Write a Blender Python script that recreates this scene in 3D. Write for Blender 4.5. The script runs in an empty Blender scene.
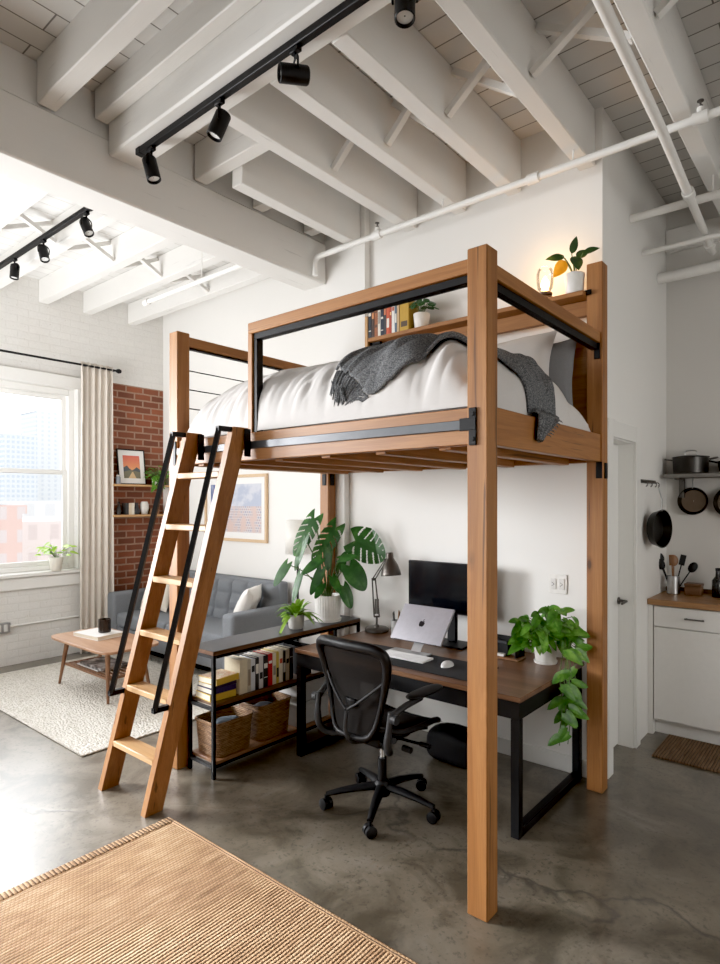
import bpy, bmesh, math, random
from math import sin, cos, pi, radians, sqrt, atan2
from mathutils import Vector, Matrix, noise
random.seed(7)
C = bpy.context.scene.collection
ORG = {}

# ------------------------------------------------------------------ materials
class NT:
    def __init__(s, name):
        s.m = bpy.data.materials.new(name); s.m.use_nodes = True
        s.t = s.m.node_tree; s.t.nodes.clear()
        s.out = s.n('ShaderNodeOutputMaterial'); s.b = s.n('ShaderNodeBsdfPrincipled')
        s.l(s.b.outputs[0], s.out.inputs[0])
        s.tc = s.n('ShaderNodeTexCoord')
    def n(s, k, **kw):
        nd = s.t.nodes.new(k)
        for a, v in kw.items(): setattr(nd, a, v)
        return nd
    def l(s, a, b): s.t.links.new(a, b)
    def val(s, sock, v):
        if hasattr(v, 'is_linked') or isinstance(v, bpy.types.NodeSocket): s.l(v, sock)
        else: sock.default_value = v
    def math(s, op, a, b=0.0, c=None):
        nd = s.n('ShaderNodeMath', operation=op)
        s.val(nd.inputs[0], a); s.val(nd.inputs[1], b)
        if c is not None: s.val(nd.inputs[2], c)
        return nd.outputs[0]
    def mapv(s, scale=(1,1,1), rot=(0,0,0), loc=(0,0,0), src=None, rand=False):
        v = src if src is not None else s.tc.outputs['Object']
        if rand:
            oi = s.n('ShaderNodeObjectInfo'); k = s.math('MULTIPLY', oi.outputs['Random'], 17.0)
            cx = s.n('ShaderNodeCombineXYZ')
            for i in range(3): s.l(k, cx.inputs[i])
            ad = s.n('ShaderNodeVectorMath', operation='ADD'); s.l(v, ad.inputs[0]); s.l(cx.outputs[0], ad.inputs[1]); v = ad.outputs[0]
        mp = s.n('ShaderNodeMapping'); s.l(v, mp.inputs[0])
        mp.inputs['Scale'].default_value = scale; mp.inputs['Rotation'].default_value = rot; mp.inputs['Location'].default_value = loc
        return mp.outputs[0]
    def noise(s, vec, scale=5, detail=4, rough=.55, dist=0):
        nd = s.n('ShaderNodeTexNoise'); s.l(vec, nd.inputs['Vector'])
        nd.inputs['Scale'].default_value = scale; nd.inputs['Detail'].default_value = detail
        nd.inputs['Roughness'].default_value = rough; nd.inputs['Distortion'].default_value = dist
        return nd.outputs['Fac']
    def ramp(s, fac, stops):
        nd = s.n('ShaderNodeValToRGB'); s.l(fac, nd.inputs[0]); e = nd.color_ramp.elements
        while len(e) < len(stops): e.new(.5)
        for i, (p, c) in enumerate(stops):
            e[i].position = p; e[i].color = (c if len(c) == 4 else (*c, 1)) if hasattr(c, '__len__') else (c, c, c, 1)
        return nd.outputs[0]
    def mix(s, fac, a, b, mode='MIX'):
        nd = s.n('ShaderNodeMix', data_type='RGBA', blend_type=mode)
        s.val(nd.inputs[0], fac)
        for i, v in ((6, a), (7, b)):
            if isinstance(v, bpy.types.NodeSocket): s.l(v, nd.inputs[i])
            else: nd.inputs[i].default_value = (*v, 1) if len(v) == 3 else v
        return nd.outputs[2]
    def bump(s, h, strength=.3, dist=.01, prev=None):
        nd = s.n('ShaderNodeBump'); s.l(h, nd.inputs['Height'])
        nd.inputs['Strength'].default_value = strength; nd.inputs['Distance'].default_value = dist
        if prev is not None: s.l(prev, nd.inputs['Normal'])
        return nd.outputs[0]
    def fin(s, col=None, rough=None, metal=None, nrm=None, **kw):
        b = s.b
        if col is not None:
            if isinstance(col, bpy.types.NodeSocket): s.l(col, b.inputs['Base Color'])
            else: b.inputs['Base Color'].default_value = (*col, 1)
        if rough is not None: s.val(b.inputs['Roughness'], rough)
        if metal is not None: b.inputs['Metallic'].default_value = metal
        if nrm is not None: s.l(nrm, b.inputs['Normal'])
        for k, v in kw.items():
            b.inputs[k.replace('_', ' ')].default_value = v
        return s.m

_mc = {}
def plain(name, col, rough=.5, metal=0, var=.06, scale=30, bump=0, **kw):
    key = (name, col, rough, metal, bump)
    if key in _mc: return _mc[key]
    t = NT(name); nz = t.noise(t.mapv(), scale, 3)
    c = t.mix(nz, tuple(max(0, x*(1-var*2)) for x in col), tuple(min(1, x*(1+var*2)) for x in col))
    m = t.fin(c, rough, metal, t.bump(nz, bump, .004) if bump else None, **kw)
    _mc[key] = m
    return m

def wood(name, axis, c1, c2, c3, rough=.5, gs=9, knots=False, grain=.35, along=.55):
    t = NT(name + '_' + 'xyz'[axis])
    sc = [gs]*3; sc[axis] = along
    v = t.mapv(tuple(sc), rand=True)
    n1 = t.noise(v, 1.6, 6, .6, .6)
    wv = t.math('FRACT', t.math('MULTIPLY', n1, 7.0))
    wv = t.math('ABSOLUTE', t.math('SUBTRACT', wv, .5))
    col = t.ramp(n1, [(.3, c1), (.5, c2), (.72, c3)])
    col = t.mix(t.math('MULTIPLY', wv, grain), col, tuple(x*.55 for x in c1))
    s2 = [170]*3; s2[axis] = 5
    n2 = t.noise(t.mapv(tuple(s2), rand=True), 1.0, 2)
    col = t.mix(t.math('MULTIPLY', t.math('SUBTRACT', n2, .35), .7), col, tuple(x*.5 for x in c1))
    if knots:
        s3 = [7]*3; s3[axis] = 3.0
        vo = t.n('ShaderNodeTexVoronoi'); t.l(t.mapv(tuple(s3), rand=True), vo.inputs['Vector']); vo.inputs['Scale'].default_value = 1
        k = t.ramp(vo.outputs['Distance'], [(.0, 1), (.06, .95), (.10, .35), (.18, 0)])
        sel = t.math('GREATER_THAN', t.n_rand(vo), .60)
        col = t.mix(t.math('MULTIPLY', t.math('MULTIPLY', k, sel), .85), col, (.05, .022, .01))
        s4 = [38]*3; s4[axis] = 1.1
        cr = t.noise(t.mapv(tuple(s4), rand=True), 1.0, 3, .5, .3)
        crk = t.ramp(cr, [(.29, 1), (.335, 0)])
        col = t.mix(t.math('MULTIPLY', crk, .75), col, (.06, .03, .015))
    return t.fin(col, rough, 0, t.bump(n2, .12, .003))
def _nr(s, vo):
    sp = s.n('ShaderNodeSeparateColor'); s.l(vo.outputs['Color'], sp.inputs[0]); return sp.outputs[0]
NT.n_rand = _nr

OAK = [wood('oak', a, (.26, .102, .028), (.355, .152, .046), (.445, .205, .070), .5, knots=True) for a in range(3)]
OAKL = [wood('light_oak', a, (.46, .245, .10), (.56, .32, .145), (.64, .40, .20), .5) for a in range(3)]
WAL = [wood('walnut', a, (.085, .038, .019), (.145, .070, .036), (.21, .112, .062), .38, gs=7) for a in range(3)]
WALM = [wood('mid_walnut', a, (.17, .075, .035), (.25, .125, .062), (.33, .18, .1), .4, gs=8) for a in range(3)]
BLK = plain('black_steel', (.009, .009, .010), .5, .0, Specular_IOR_Level=.25)
BLKP = plain('black_plastic', (.012, .012, .013), .5, Specular_IOR_Level=.25)
DGREY = plain('dark_grey_plastic', (.026, .027, .029), .45, Specular_IOR_Level=.35)
STEEL = plain('brushed_steel', (.5, .5, .5), .3, 1)
DSTEEL = plain('dark_metal', (.16, .15, .14), .38, .9)
CHROME = plain('chrome', (.7, .7, .7), .15, 1)
WHITE_CER = plain('white_ceramic', (.78, .76, .72), .35)
GREYPOT = plain('grey_concrete', (.42, .40, .37), .8, bump=.4)
SOIL = plain('soil', (.05, .035, .025), .95, bump=.8, scale=90)
WHITEP = plain('white_paint', (.80, .79, .76), .5, var=.015)
WTRIM = plain('white_trim', (.78, .77, .74), .4, var=.01)

def painted_wall(name, col, bump=.08):
    t = NT(name); n1 = t.noise(t.mapv(), 1.4, 5); n2 = t.noise(t.mapv(), 70, 3)
    c = t.mix(n1, tuple(x*.965 for x in col), tuple(min(1, x*1.02) for x in col))
    return t.fin(c, .7, 0, t.bump(n2, bump, .003))
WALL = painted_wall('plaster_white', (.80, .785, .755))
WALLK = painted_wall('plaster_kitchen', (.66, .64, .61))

def timber_paint(name, axis, col=(.78, .765, .735)):
    t = NT(name + '_' + 'xyz'[axis])
    sc = [22]*3; sc[axis] = 1.6
    n1 = t.noise(t.mapv(tuple(sc), rand=True), 1.2, 6, .65)
    n2 = t.noise(t.mapv((1.2, 1.2, 1.2), rand=True), 1.5, 4)
    c = t.mix(n2, tuple(x*.90 for x in col), col)
    c = t.mix(t.ramp(n1, [(.28, .55), (.36, 0)]), c, tuple(x*.55 for x in col))
    vo = t.n('ShaderNodeTexVoronoi'); t.l(t.mapv(rand=True), vo.inputs['Vector']); vo.inputs['Scale'].default_value = 3.3
    k = t.ramp(vo.outputs['Distance'], [(.0, .8), (.035, .6), (.05, 0)])
    c = t.mix(t.math('MULTIPLY', k, t.math('GREATER_THAN', t.n_rand(vo), .72)), c, (.22, .19, .16))
    return t.fin(c, .6, 0, t.bump(n1, .3, .006))
TIM = [timber_paint('painted_timber', a) for a in range(3)]

def planks(name, axis, width=.135, col=(.72, .705, .68), gap=(.13, .115, .1, 1)):
    # boards run along axis; gaps across
    t = NT(name)
    br = t.n('ShaderNodeTexBrick')
    rot = (0, 0, 0) if axis == 0 else (0, 0, pi/2)
    t.l(t.mapv((1, 1, 1), rot), br.inputs['Vector'])
    br.offset = .43; br.inputs['Scale'].default_value = 1
    br.inputs['Brick Width'].default_value = 2.7; br.inputs['Row Height'].default_value = width
    br.inputs['Mortar Size'].default_value = .0045; br.inputs['Mortar Smooth'].default_value = .3
    br.inputs['Color1'].default_value = (*col, 1); br.inputs['Color2'].default_value = (*[x*.9 for x in col], 1)
    br.inputs['Mortar'].default_value = gap
    n1 = t.noise(t.mapv((3, 3, 3)), 1.3, 5)
    c = t.mix(t.math('MULTIPLY', n1, .35), br.outputs['Color'], tuple(x*.8 for x in col))
    return t.fin(c, .65, 0, t.bump(t.math('SUBTRACT', 1.0, br.outputs['Fac']), .6, .01))

def brickmat(name, c1, c2, mortar, bump=.8, yz=True, msize=.011, white=False):
    t = NT(name)
    sp = t.n('ShaderNodeSeparateXYZ'); t.l(t.tc.outputs['Object'], sp.inputs[0])
    cb = t.n('ShaderNodeCombineXYZ'); t.l(sp.outputs[1], cb.inputs[0]); t.l(sp.outputs[2], cb.inputs[1])
    nz = t.noise(t.mapv(), 9, 3)
    ad = t.n('ShaderNodeVectorMath', operation='ADD'); t.l(cb.outputs[0], ad.inputs[0])
    sc = t.n('ShaderNodeVectorMath', operation='SCALE'); 
    cn = t.n('ShaderNodeCombineXYZ'); t.l(nz, cn.inputs[0]); t.l(nz, cn.inputs[1]); t.l(cn.outputs[0], sc.inputs[0]); sc.inputs['Scale'].default_value = .012
    t.l(sc.outputs[0], ad.inputs[1])
    br = t.n('ShaderNodeTexBrick'); t.l(ad.outputs[0], br.inputs['Vector'])
    br.inputs['Scale'].default_value = 1; br.inputs['Brick Width'].default_value = .215; br.inputs['Row Height'].default_value = .078
    br.inputs['Mortar Size'].default_value = msize; br.inputs['Mortar Smooth'].default_value = .35; br.inputs['Bias'].default_value = 0
    br.inputs['Color1'].default_value = (*c1, 1); br.inputs['Color2'].default_value = (*c2, 1); br.inputs['Mortar'].default_value = (*mortar, 1)
    n2 = t.noise(t.mapv(), 45, 4); n3 = t.noise(t.mapv(), 2.2, 5)
    c = t.mix(t.math('MULTIPLY', n2, .5), br.outputs['Color'], tuple(x*.62 for x in c1))
    if white:
        c = t.mix(t.ramp(n2, [(.30, .5), (.36, 0)]), c, (.45, .41, .37))
        c = t.mix(t.ramp(n3, [(.3, .3), (.5, 0)]), c, (.62, .59, .55))
    h = t.math('ADD', t.math('MULTIPLY', br.outputs['Fac'], -1.0), t.math('MULTIPLY', n2, .45))
    return t.fin(c, .8, 0, t.bump(h, bump, .012))
BRICKW = brickmat('white_painted_brick', (.80, .785, .755), (.77, .755, .725), (.755, .74, .71), .28, white=True, msize=.008)
BRICKR = brickmat('red_brick', (.31, .098, .047), (.14, .048, .028), (.38, .26, .19), .8)

def concrete():
    t = NT('polished_concrete')
    a = t.noise(t.mapv(), .75, 6, .62, .4); b = t.noise(t.mapv(loc=(7, 3, 0)), 3.2, 7, .65, .8); d = t.noise(t.mapv(), 55, 4)
    c = t.ramp(a, [(.3, (.090, .074, .052)), (.5, (.155, .131, .098)), (.68, (.225, .198, .158))])
    c = t.mix(t.ramp(b, [(.38, .85), (.55, 0)]), c, (.066, .053, .036))
    c = t.mix(t.ramp(b, [(.58, 0), (.74, .5)]), c, (.23, .21, .18))
    c = t.mix(t.ramp(d, [(.34, .5), (.43, 0)]), c, (.045, .037, .028))
    wv = t.n('ShaderNodeVectorMath', operation='ADD')
    ns = t.n('ShaderNodeTexNoise'); t.l(t.mapv(), ns.inputs['Vector']); ns.inputs['Scale'].default_value = 2.5; ns.inputs['Detail'].default_value = 6
    sc = t.n('ShaderNodeVectorMath', operation='SCALE'); t.l(ns.outputs['Color'], sc.inputs[0]); sc.inputs['Scale'].default_value = .5
    t.l(t.tc.outputs['Object'], wv.inputs[0]); t.l(sc.outputs[0], wv.inputs[1])
    vo = t.n('ShaderNodeTexVoronoi', feature='DISTANCE_TO_EDGE'); t.l(wv.outputs[0], vo.inputs['Vector']); vo.inputs['Scale'].default_value = .42
    ck = t.ramp(vo.outputs['Distance'], [(.0, 1), (.0035, .6), (.006, 0)])
    msk = t.ramp(t.noise(t.mapv(loc=(3, 9, 1)), .9, 2), [(.48, 0), (.55, .8)])
    c = t.mix(t.math('MULTIPLY', ck, msk), c, (.05, .043, .036))
    r = t.math('ADD', .22, t.math('MULTIPLY', b, .24))
    return t.fin(c, r, 0, t.bump(t.math('ADD', d, t.math('MULTIPLY', ck, -2.0)), .10, .003), Coat_Weight=.6, Coat_Roughness=.22)
FLOOR = concrete()

def jute(name, c1, c2, c3, rib=.016, axis=0):
    t = NT(name); sp = t.n('ShaderNodeSeparateXYZ')
    nzv = t.noise(t.mapv(), 14, 3)
    t.l(t.tc.outputs['Object'], sp.inputs[0])
    x = t.math('ADD', sp.outputs[axis], t.math('MULTIPLY', nzv, .006)); y = sp.outputs[1-axis]
    row = t.math('FLOOR', t.math('DIVIDE', x, rib))
    w = t.math('ABSOLUTE', t.math('SINE', t.math('MULTIPLY', x, pi/rib)))
    ph = t.math('MULTIPLY', row, 2.3)
    k = t.math('ABSOLUTE', t.math('SINE', t.math('ADD', t.math('MULTIPLY', y, pi/.017), t.math('MULTIPLY', x, 90.0))))
    h = t.math('MULTIPLY', t.math('POWER', w, .7), t.math('ADD', .78, t.math('MULTIPLY', k, .22)))
    n1 = t.noise(t.mapv((48, 7, 1) if axis == 0 else (7, 48, 1)), 1, 4)
    n2 = t.noise(t.mapv(), 2.2, 5)
    f = t.math('ADD', t.math('MULTIPLY', n1, .6), t.math('MULTIPLY', n2, .4))
    c = t.ramp(f, [(.34, c1), (.5, c2), (.64, c3)])
    c = t.mix(t.ramp(h, [(.15, 1), (.62, 0)]), c, tuple(v*.30 for v in c1))
    return t.fin(c, .9, 0, t.bump(h, .8, .009))
JUTE = jute('jute_weave', (.27, .145, .07), (.48, .285, .15), (.63, .415, .245))
COIR = jute('coir_weave', (.10, .055, .028), (.17, .098, .052), (.23, .14, .08), rib=.018, axis=0)
def woolrug():
    t = NT('cream_wool'); n1 = t.noise(t.mapv((1, 1.6, 1)), 26, 4, .7); n2 = t.noise(t.mapv(), 3, 4)
    vo = t.n('ShaderNodeTexVoronoi'); t.l(t.mapv((1, 1.5, 1)), vo.inputs['Vector']); vo.inputs['Scale'].default_value = 42
    c = t.ramp(n1, [(.32, (.40, .37, .32)), (.44, (.60, .565, .50)), (.6, (.70, .67, .61))])
    c = t.mix(t.math('MULTIPLY', n2, .3), c, (.52, .47, .40))
    return t.fin(c, .95, 0, t.bump(t.math('SUBTRACT', n1, vo.outputs['Distance']), .9, .012))
WOOL = woolrug()
def fabric(name, col, sc=260, bump=.25, var=.16):
    t = NT(name); a = t.noise(t.mapv((1, .25, 1)), sc, 2); b = t.noise(t.mapv((.25, 1, .6)), sc, 2); d = t.noise(t.mapv(), 5, 3)
    f = t.math('MULTIPLY', t.math('ADD', a, b), .5)
    c = t.mix(f, tuple(x*(1-var*2.2) for x in col), tuple(min(1, x*(1+var*2.2)) for x in col))
    c = t.mix(t.math('MULTIPLY', d, .15), c, tuple(x*.7 for x in col))
    return t.fin(c, .9, 0, t.bump(f, bump, .004))
SOFA = fabric('grey_upholstery', (.175, .188, .205))
LINEN = fabric('white_linen', (.61, .585, .565), 160, .12, .02)
CREAM = fabric('cream_cotton', (.70, .65, .56), 160, .2, .05)
CURT = fabric('beige_linen', (.66, .60, .535), 200, .2, .06)
GREYP = fabric('grey_pillowcase', (.20, .20, .205), 180, .2, .08)
def throwmat():
    t = NT('charcoal_knit'); a = t.noise(t.mapv((1, 1, 1)), 150, 2); b = t.noise(t.mapv(), 420, 1)
    c = t.ramp(a, [(.35, (.06, .062, .066)), (.5, (.13, .134, .14)), (.66, (.26, .265, .27))])
    return t.fin(c, .95, 0, t.bump(t.math('ADD', a, b), .7, .006))
THROW = throwmat()
def wicker():
    t = NT('woven_rattan'); sp = t.n('ShaderNodeSeparateXYZ'); t.l(t.tc.outputs['Object'], sp.inputs[0])
    s = t.math('ADD', sp.outputs[0], sp.outputs[1])
    row = t.math('FLOOR', t.math('DIVIDE', sp.outputs[2], .011))
    w = t.math('ABSOLUTE', t.math('SINE', t.math('MULTIPLY', sp.outputs[2], pi/.011)))
    k = t.math('ABSOLUTE', t.math('SINE', t.math('ADD', t.math('MULTIPLY', s, pi/.018), t.math('MULTIPLY', row, pi/2))))
    h = t.math('MULTIPLY', w, t.math('ADD', .4, t.math('MULTIPLY', k, .6)))
    n1 = t.noise(t.mapv((1, 1, 4)), 18, 4)
    c = t.ramp(n1, [(.35, (.19, .092, .038)), (.52, (.31, .165, .072)), (.66, (.42, .245, .12))])
    c = t.mix(t.ramp(h, [(.08, .85), (.45, 0)]), c, (.06, .028, .012))
    return t.fin(c, .6, 0, t.bump(h, .9, .006))
WICK = wicker()
def leafmat(name, c1, c2, c3, sc=14, tr=True):
    t = NT(name); n1 = t.noise(t.mapv(rand=True), sc, 3); n2 = t.noise(t.mapv(), 4, 2)
    f = t.math('ADD', t.math('MULTIPLY', n1, .6), t.math('MULTIPLY', n2, .4))
    c = t.ramp(f, [(.34, c1), (.5, c2), (.64, c3)])
    t.fin(c, .38)
    tl = t.n('ShaderNodeBsdfTranslucent'); t.l(c, tl.inputs[0]); mx = t.n('ShaderNodeMixShader'); mx.inputs[0].default_value = .25
    t.l(t.b.outputs[0], mx.inputs[1]); t.l(tl.outputs[0], mx.inputs[2]); t.l(mx.outputs[0], t.out.inputs[0])
    return t.m
LEAF_M = leafmat('monstera_green', (.018, .075, .018), (.035, .125, .028), (.075, .21, .045))
LEAF_P = leafmat('pothos_green', (.035, .13, .015), (.10, .27, .03), (.25, .46, .08), 22)
LEAF_F = leafmat('fern_green', (.08, .20, .02), (.20, .38, .04), (.36, .52, .09), 18)
LEAF_D = leafmat('deep_green', (.012, .055, .012), (.025, .10, .02), (.055, .16, .03))
LEAF_Y = leafmat('yellow_leaf', (.45, .22, .01), (.6, .33, .02), (.7, .45, .05))
LEAF_R = leafmat('rubber_green', (.015, .04, .012), (.03, .075, .018), (.10, .14, .03))
STEM = plain('green_stem', (.10, .16, .05), .6)
def glass(name='clear_glass', tint=(1, 1, 1), ior=1.45):
    t = NT(name); t.t.nodes.remove(t.b)
    tr = t.n('ShaderNodeBsdfTransparent'); tr.inputs[0].default_value = (*tint, 1)
    gl = t.n('ShaderNodeBsdfGlossy'); gl.inputs['Roughness'].default_value = .02
    fr = t.n('ShaderNodeFresnel'); fr.inputs[0].default_value = ior
    mx = t.n('ShaderNodeMixShader'); t.l(t.math('MULTIPLY', fr.outputs[0], .8), mx.inputs[0]); t.l(tr.outputs[0], mx.inputs[1]); t.l(gl.outputs[0], mx.inputs[2])
    t.l(mx.outputs[0], t.out.inputs[0]); return t.m
GLASS = glass()
def meshback():
    t = NT('pellicle_mesh'); n1 = t.noise(t.mapv((40, 40, 400)), 1, 2)
    c = t.mix(n1, (.006, .005, .005), (.018, .016, .015)); t.fin(c, .7, Specular_IOR_Level=.2)
    tr = t.n('ShaderNodeBsdfTransparent'); mx = t.n('ShaderNodeMixShader'); mx.inputs[0].default_value = .95
    t.l(tr.outputs[0], mx.inputs[1]); t.l(t.b.outputs[0], mx.inputs[2]); t.l(mx.outputs[0], t.out.inputs[0]); return t.m
PELL = meshback()
def emis(name, col, s):
    t = NT(name); e = t.n('ShaderNodeEmission'); e.inputs[0].default_value = (*col, 1); e.inputs[1].default_value = s
    t.l(e.outputs[0], t.out.inputs[0]); return t.m

# ------------------------------------------------------------------ mesh building
class MB:
    def __init__(s): s.v = []; s.f = []; s.mi = []
    def add(s, vs, fs, M=None, mi=0):
        o = len(s.v)
        s.v += [tuple(M @ Vector(p)) if M is not None else tuple(p) for p in vs]
        s.f += [tuple(i+o for i in f) for f in fs]; s.mi += [mi]*len(fs); return s
    def box(s, x0, x1, y0, y1, z0, z1, bev=0, M=None, mi=0, seg=1):
        bm = bmesh.new(); bmesh.ops.create_cube(bm, size=1)
        for v in bm.verts: v.co = Vector(((x0+x1)/2+v.co.x*(x1-x0), (y0+y1)/2+v.co.y*(y1-y0), (z0+z1)/2+v.co.z*(z1-z0)))
        if bev: bmesh.ops.bevel(bm, geom=bm.edges[:], offset=min(bev, .45*min(x1-x0, y1-y0, z1-z0)), segments=seg, affect='EDGES', profile=.6)
        bm.verts.index_update()
        s.add([v.co for v in bm.verts], [[v.index for v in f.verts] for f in bm.faces], M, mi); bm.free(); return s
    def hexa(s, b, t, M=None):  # 4 bottom, 4 top points
        return s.add(list(b)+list(t), [(3,2,1,0), (4,5,6,7), (0,1,5,4), (1,2,6,5), (2,3,7,6), (3,0,4,7)], M)
    def bar(s, p0, p1, w, h, up=(0,0,1), bev=0):
        p0 = Vector(p0); p1 = Vector(p1); d = p1-p0; L = d.length; d.normalize()
        u = Vector(up); a = u.cross(d)
        if a.length < 1e-4: a = Vector((1,0,0)).cross(d)
        a.normalize(); u = d.cross(a)
        M = Matrix(((a.x, u.x, d.x, p0.x), (a.y, u.y, d.y, p0.y), (a.z, u.z, d.z, p0.z), (0,0,0,1)))
        return s.box(-w/2, w/2, -h/2, h/2, 0, L, bev, M)
    def tube(s, pts, r, seg=8, closed=False, caps=True, mi=0, flat=1.0):
        P = [Vector(p) for p in pts]; n = len(P); R = r if hasattr(r, '__len__') else [r]*n
        up = None; vs = []; fs = []
        for i in range(n):
            if closed: d = P[(i+1) % n]-P[i-1]
            else: d = P[min(i+1, n-1)]-P[max(i-1, 0)]
            if d.length < 1e-9: d = Vector((0,0,1))
            d.normalize()
            if up is None:
                up = Vector((0,0,1)) if abs(d.z) < .9 else Vector((1,0,0))
            up = up-d*up.dot(d)
            if up.length < 1e-5: up = Vector((1,0,0))-d*d.x
            up.normalize(); sd = d.cross(up)
            for k in range(seg):
                a = 2*pi*k/seg; vs.append(P[i]+(sd*cos(a)+up*sin(a)*flat)*R[i])
        m = n if closed else n-1
        for i in range(m):
            j = (i+1) % n
            for k in range(seg): fs.append((i*seg+k, i*seg+(k+1) % seg, j*seg+(k+1) % seg, j*seg+k))
        if caps and not closed:
            fs.append(tuple(range(seg))[::-1]); fs.append(tuple((n-1)*seg+k for k in range(seg)))
        return s.add(vs, fs, None, mi)
    def lathe(s, prof, c=(0,0,0), seg=24, M=None, mi=0, close=True):
        vs = []; fs = []; n = len(prof)
        for (r, z) in prof:
            for k in range(seg): vs.append((c[0]+r*cos(2*pi*k/seg), c[1]+r*sin(2*pi*k/seg), c[2]+z))
        for i in range(n-1):
            for k in range(seg): fs.append((i*seg+k, i*seg+(k+1) % seg, (i+1)*seg+(k+1) % seg, (i+1)*seg+k))
        if close:
            if prof[0][0] > 1e-4: fs.append(tuple(range(seg))[::-1])
            if prof[-1][0] > 1e-4: fs.append(tuple((n-1)*seg+k for k in range(seg)))
        return s.add(vs, fs, M, mi)
    def cyl(s, p0, p1, r, seg=16, r1=None): return s.tube([p0, p1], [r, r if r1 is None else r1], seg)
    def grid(s, fn, nu, nv, skip=None, cu=False, cv=False, M=None, mi=0):
        vs = []; fs = []
        for i in range(nu+1):
            for j in range(nv+1): vs.append(fn(i/nu, j/nv))
        for i in range(nu):
            for j in range(nv):
                if skip and skip((i+.5)/nu, (j+.5)/nv): continue
                fs.append((i*(nv+1)+j, (i+1)*(nv+1)+j, (i+1)*(nv+1)+j+1, i*(nv+1)+j+1))
        return s.add(vs, fs, M, mi)
    def prism(s, poly, z0, z1, M=None, mi=0):
        n = len(poly)
        vs = [(p[0], p[1], z0) for p in poly]+[(p[0], p[1], z1) for p in poly]
        fs = [tuple(range(n))[::-1], tuple(range(n, 2*n))]+[(i, (i+1) % n, n+(i+1) % n, n+i) for i in range(n)]
        return s.add(vs, fs, M, mi)
    def build(s, name, mats, parent=None, world=True, smooth=40, merge=False, mods=()):
        if parent is None:
            xs, ys, zs = zip(*s.v); o3 = Vector(((min(xs)+max(xs))/2, (min(ys)+max(ys))/2, min(zs)))
        else: o3 = ORG[parent.name] if world else Vector((0,0,0))
        me = bpy.data.meshes.new(name)
        me.from_pydata([tuple(Vector(p)-o3) for p in s.v], [], s.f)
        if not isinstance(mats, (list, tuple)): mats = [mats]
        for m in mats: me.materials.append(m)
        if len(mats) > 1: me.polygons.foreach_set('material_index', s.mi)
        bm = bmesh.new(); bm.from_mesh(me)
        if merge: bmesh.ops.remove_doubles(bm, verts=bm.verts[:], dist=1e-4)
        bmesh.ops.recalc_face_normals(bm, faces=bm.faces[:]); bm.to_mesh(me); bm.free()
        if smooth:
            me.polygons.foreach_set('use_smooth', [True]*len(me.polygons)); me.set_sharp_from_angle(angle=radians(smooth))
        me.update()
        o = bpy.data.objects.new(name, me); C.objects.link(o)
        if parent is None: o.location = o3; ORG[o.name] = o3
        else: o.parent = parent; ORG[o.name] = o3
        for k, kw in mods:
            md = o.modifiers.new(k.lower(), k)
            for a, b in kw.items(): setattr(md, a, b)
        return o

def tag(o, label, cat, group=None, kind=None):
    o['label'] = label; o['category'] = cat
    if group: o['group'] = group
    if kind: o['kind'] = kind
    return o
def thing(name, label, cat, loc=(0,0,0), rz=0, group=None, rot=None):
    o = bpy.data.objects.new(name, None); C.objects.link(o); o.empty_display_size = .05
    o.location = loc; o.rotation_euler = rot if rot else (0,0,rz); ORG[o.name] = Vector(loc)
    return tag(o, label, cat, group)
def struct(o, label=None):
    o['kind'] = 'structure'
    if label: o['label'] = label
    return o
def B(*a, **k): return MB().box(*a, **k)
def copy_tree(o, parent=None):
    c = o.copy(); C.objects.link(c)
    if parent is not None: c.parent = parent
    ORG[c.name] = ORG.get(o.name, Vector((0,0,0)))
    for ch in list(o.children): copy_tree(ch, c)
    return c
def look(d, up=(0,0,1)):  # matrix whose +Z points along d
    d = Vector(d).normalized(); a = Vector(up).cross(d)
    if a.length < 1e-4: a = Vector((1,0,0)).cross(d)
    a.normalize(); u = d.cross(a)
    return Matrix(((a.x,u.x,d.x,0),(a.y,u.y,d.y,0),(a.z,u.z,d.z,0),(0,0,0,1)))
def smoothpath(pts, n=6):
    P = [Vector(p) for p in pts]; out = []
    for i in range(len(P)-1):
        p0 = P[max(i-1,0)]; p1 = P[i]; p2 = P[i+1]; p3 = P[min(i+2,len(P)-1)]
        for k in range(n):
            t = k/n
            out.append(.5*((2*p1)+(p2-p0)*t+(2*p0-5*p1+4*p2-p3)*t*t+(3*p1-p0-3*p2+p3)*t**3))
    out.append(P[-1]); return out
def leaf(mb, base, d, L, W, bend=.3, fold=.15, up=(0,0,1), shape='ovate', nu=8, nv=4, cup=0, mi=0):
    base = Vector(base); d = Vector(d).normalized(); sd = d.cross(Vector(up))
    if sd.length < 1e-3: sd = d.cross(Vector((.3,1,.1)))
    sd.normalize(); nn = sd.cross(d).normalized()
    def w(u):
        if shape == 'ovate': return (max(0, sin(pi*min(1, u**.72))))**.85
        if shape == 'heart': return min(1, 1.25*(u+.03)**.32*(max(0, 1-u))**.62)
        if shape == 'strap': return (max(0, sin(pi*u**.8)))**.55
        return (max(0, sin(pi*u**.6)))
    def fn(u, v):
        s = (v-.5)*2; ww = w(u)*W/2
        back = 0
        if shape == 'heart' and u < .12: back = -.10*L*abs(s)*(1-u/.12)
        p = base+d*(L*u+back)+sd*(s*ww)+nn*(fold*abs(s)*ww - cup*ww*s*s)
        p = p+Vector((0,0,-1))*(bend*L*u*u)
        return p
    mb.grid(fn, nu, nv, mi=mi)
    return mb

# ------------------------------------------------------------------ dimensions
XL, YV, YW, XD, YK, XR, YF, ZC = -6.65, 4.17, 3.66, -1.18, 5.18, 2.6, -2.6, 4.0

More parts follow.
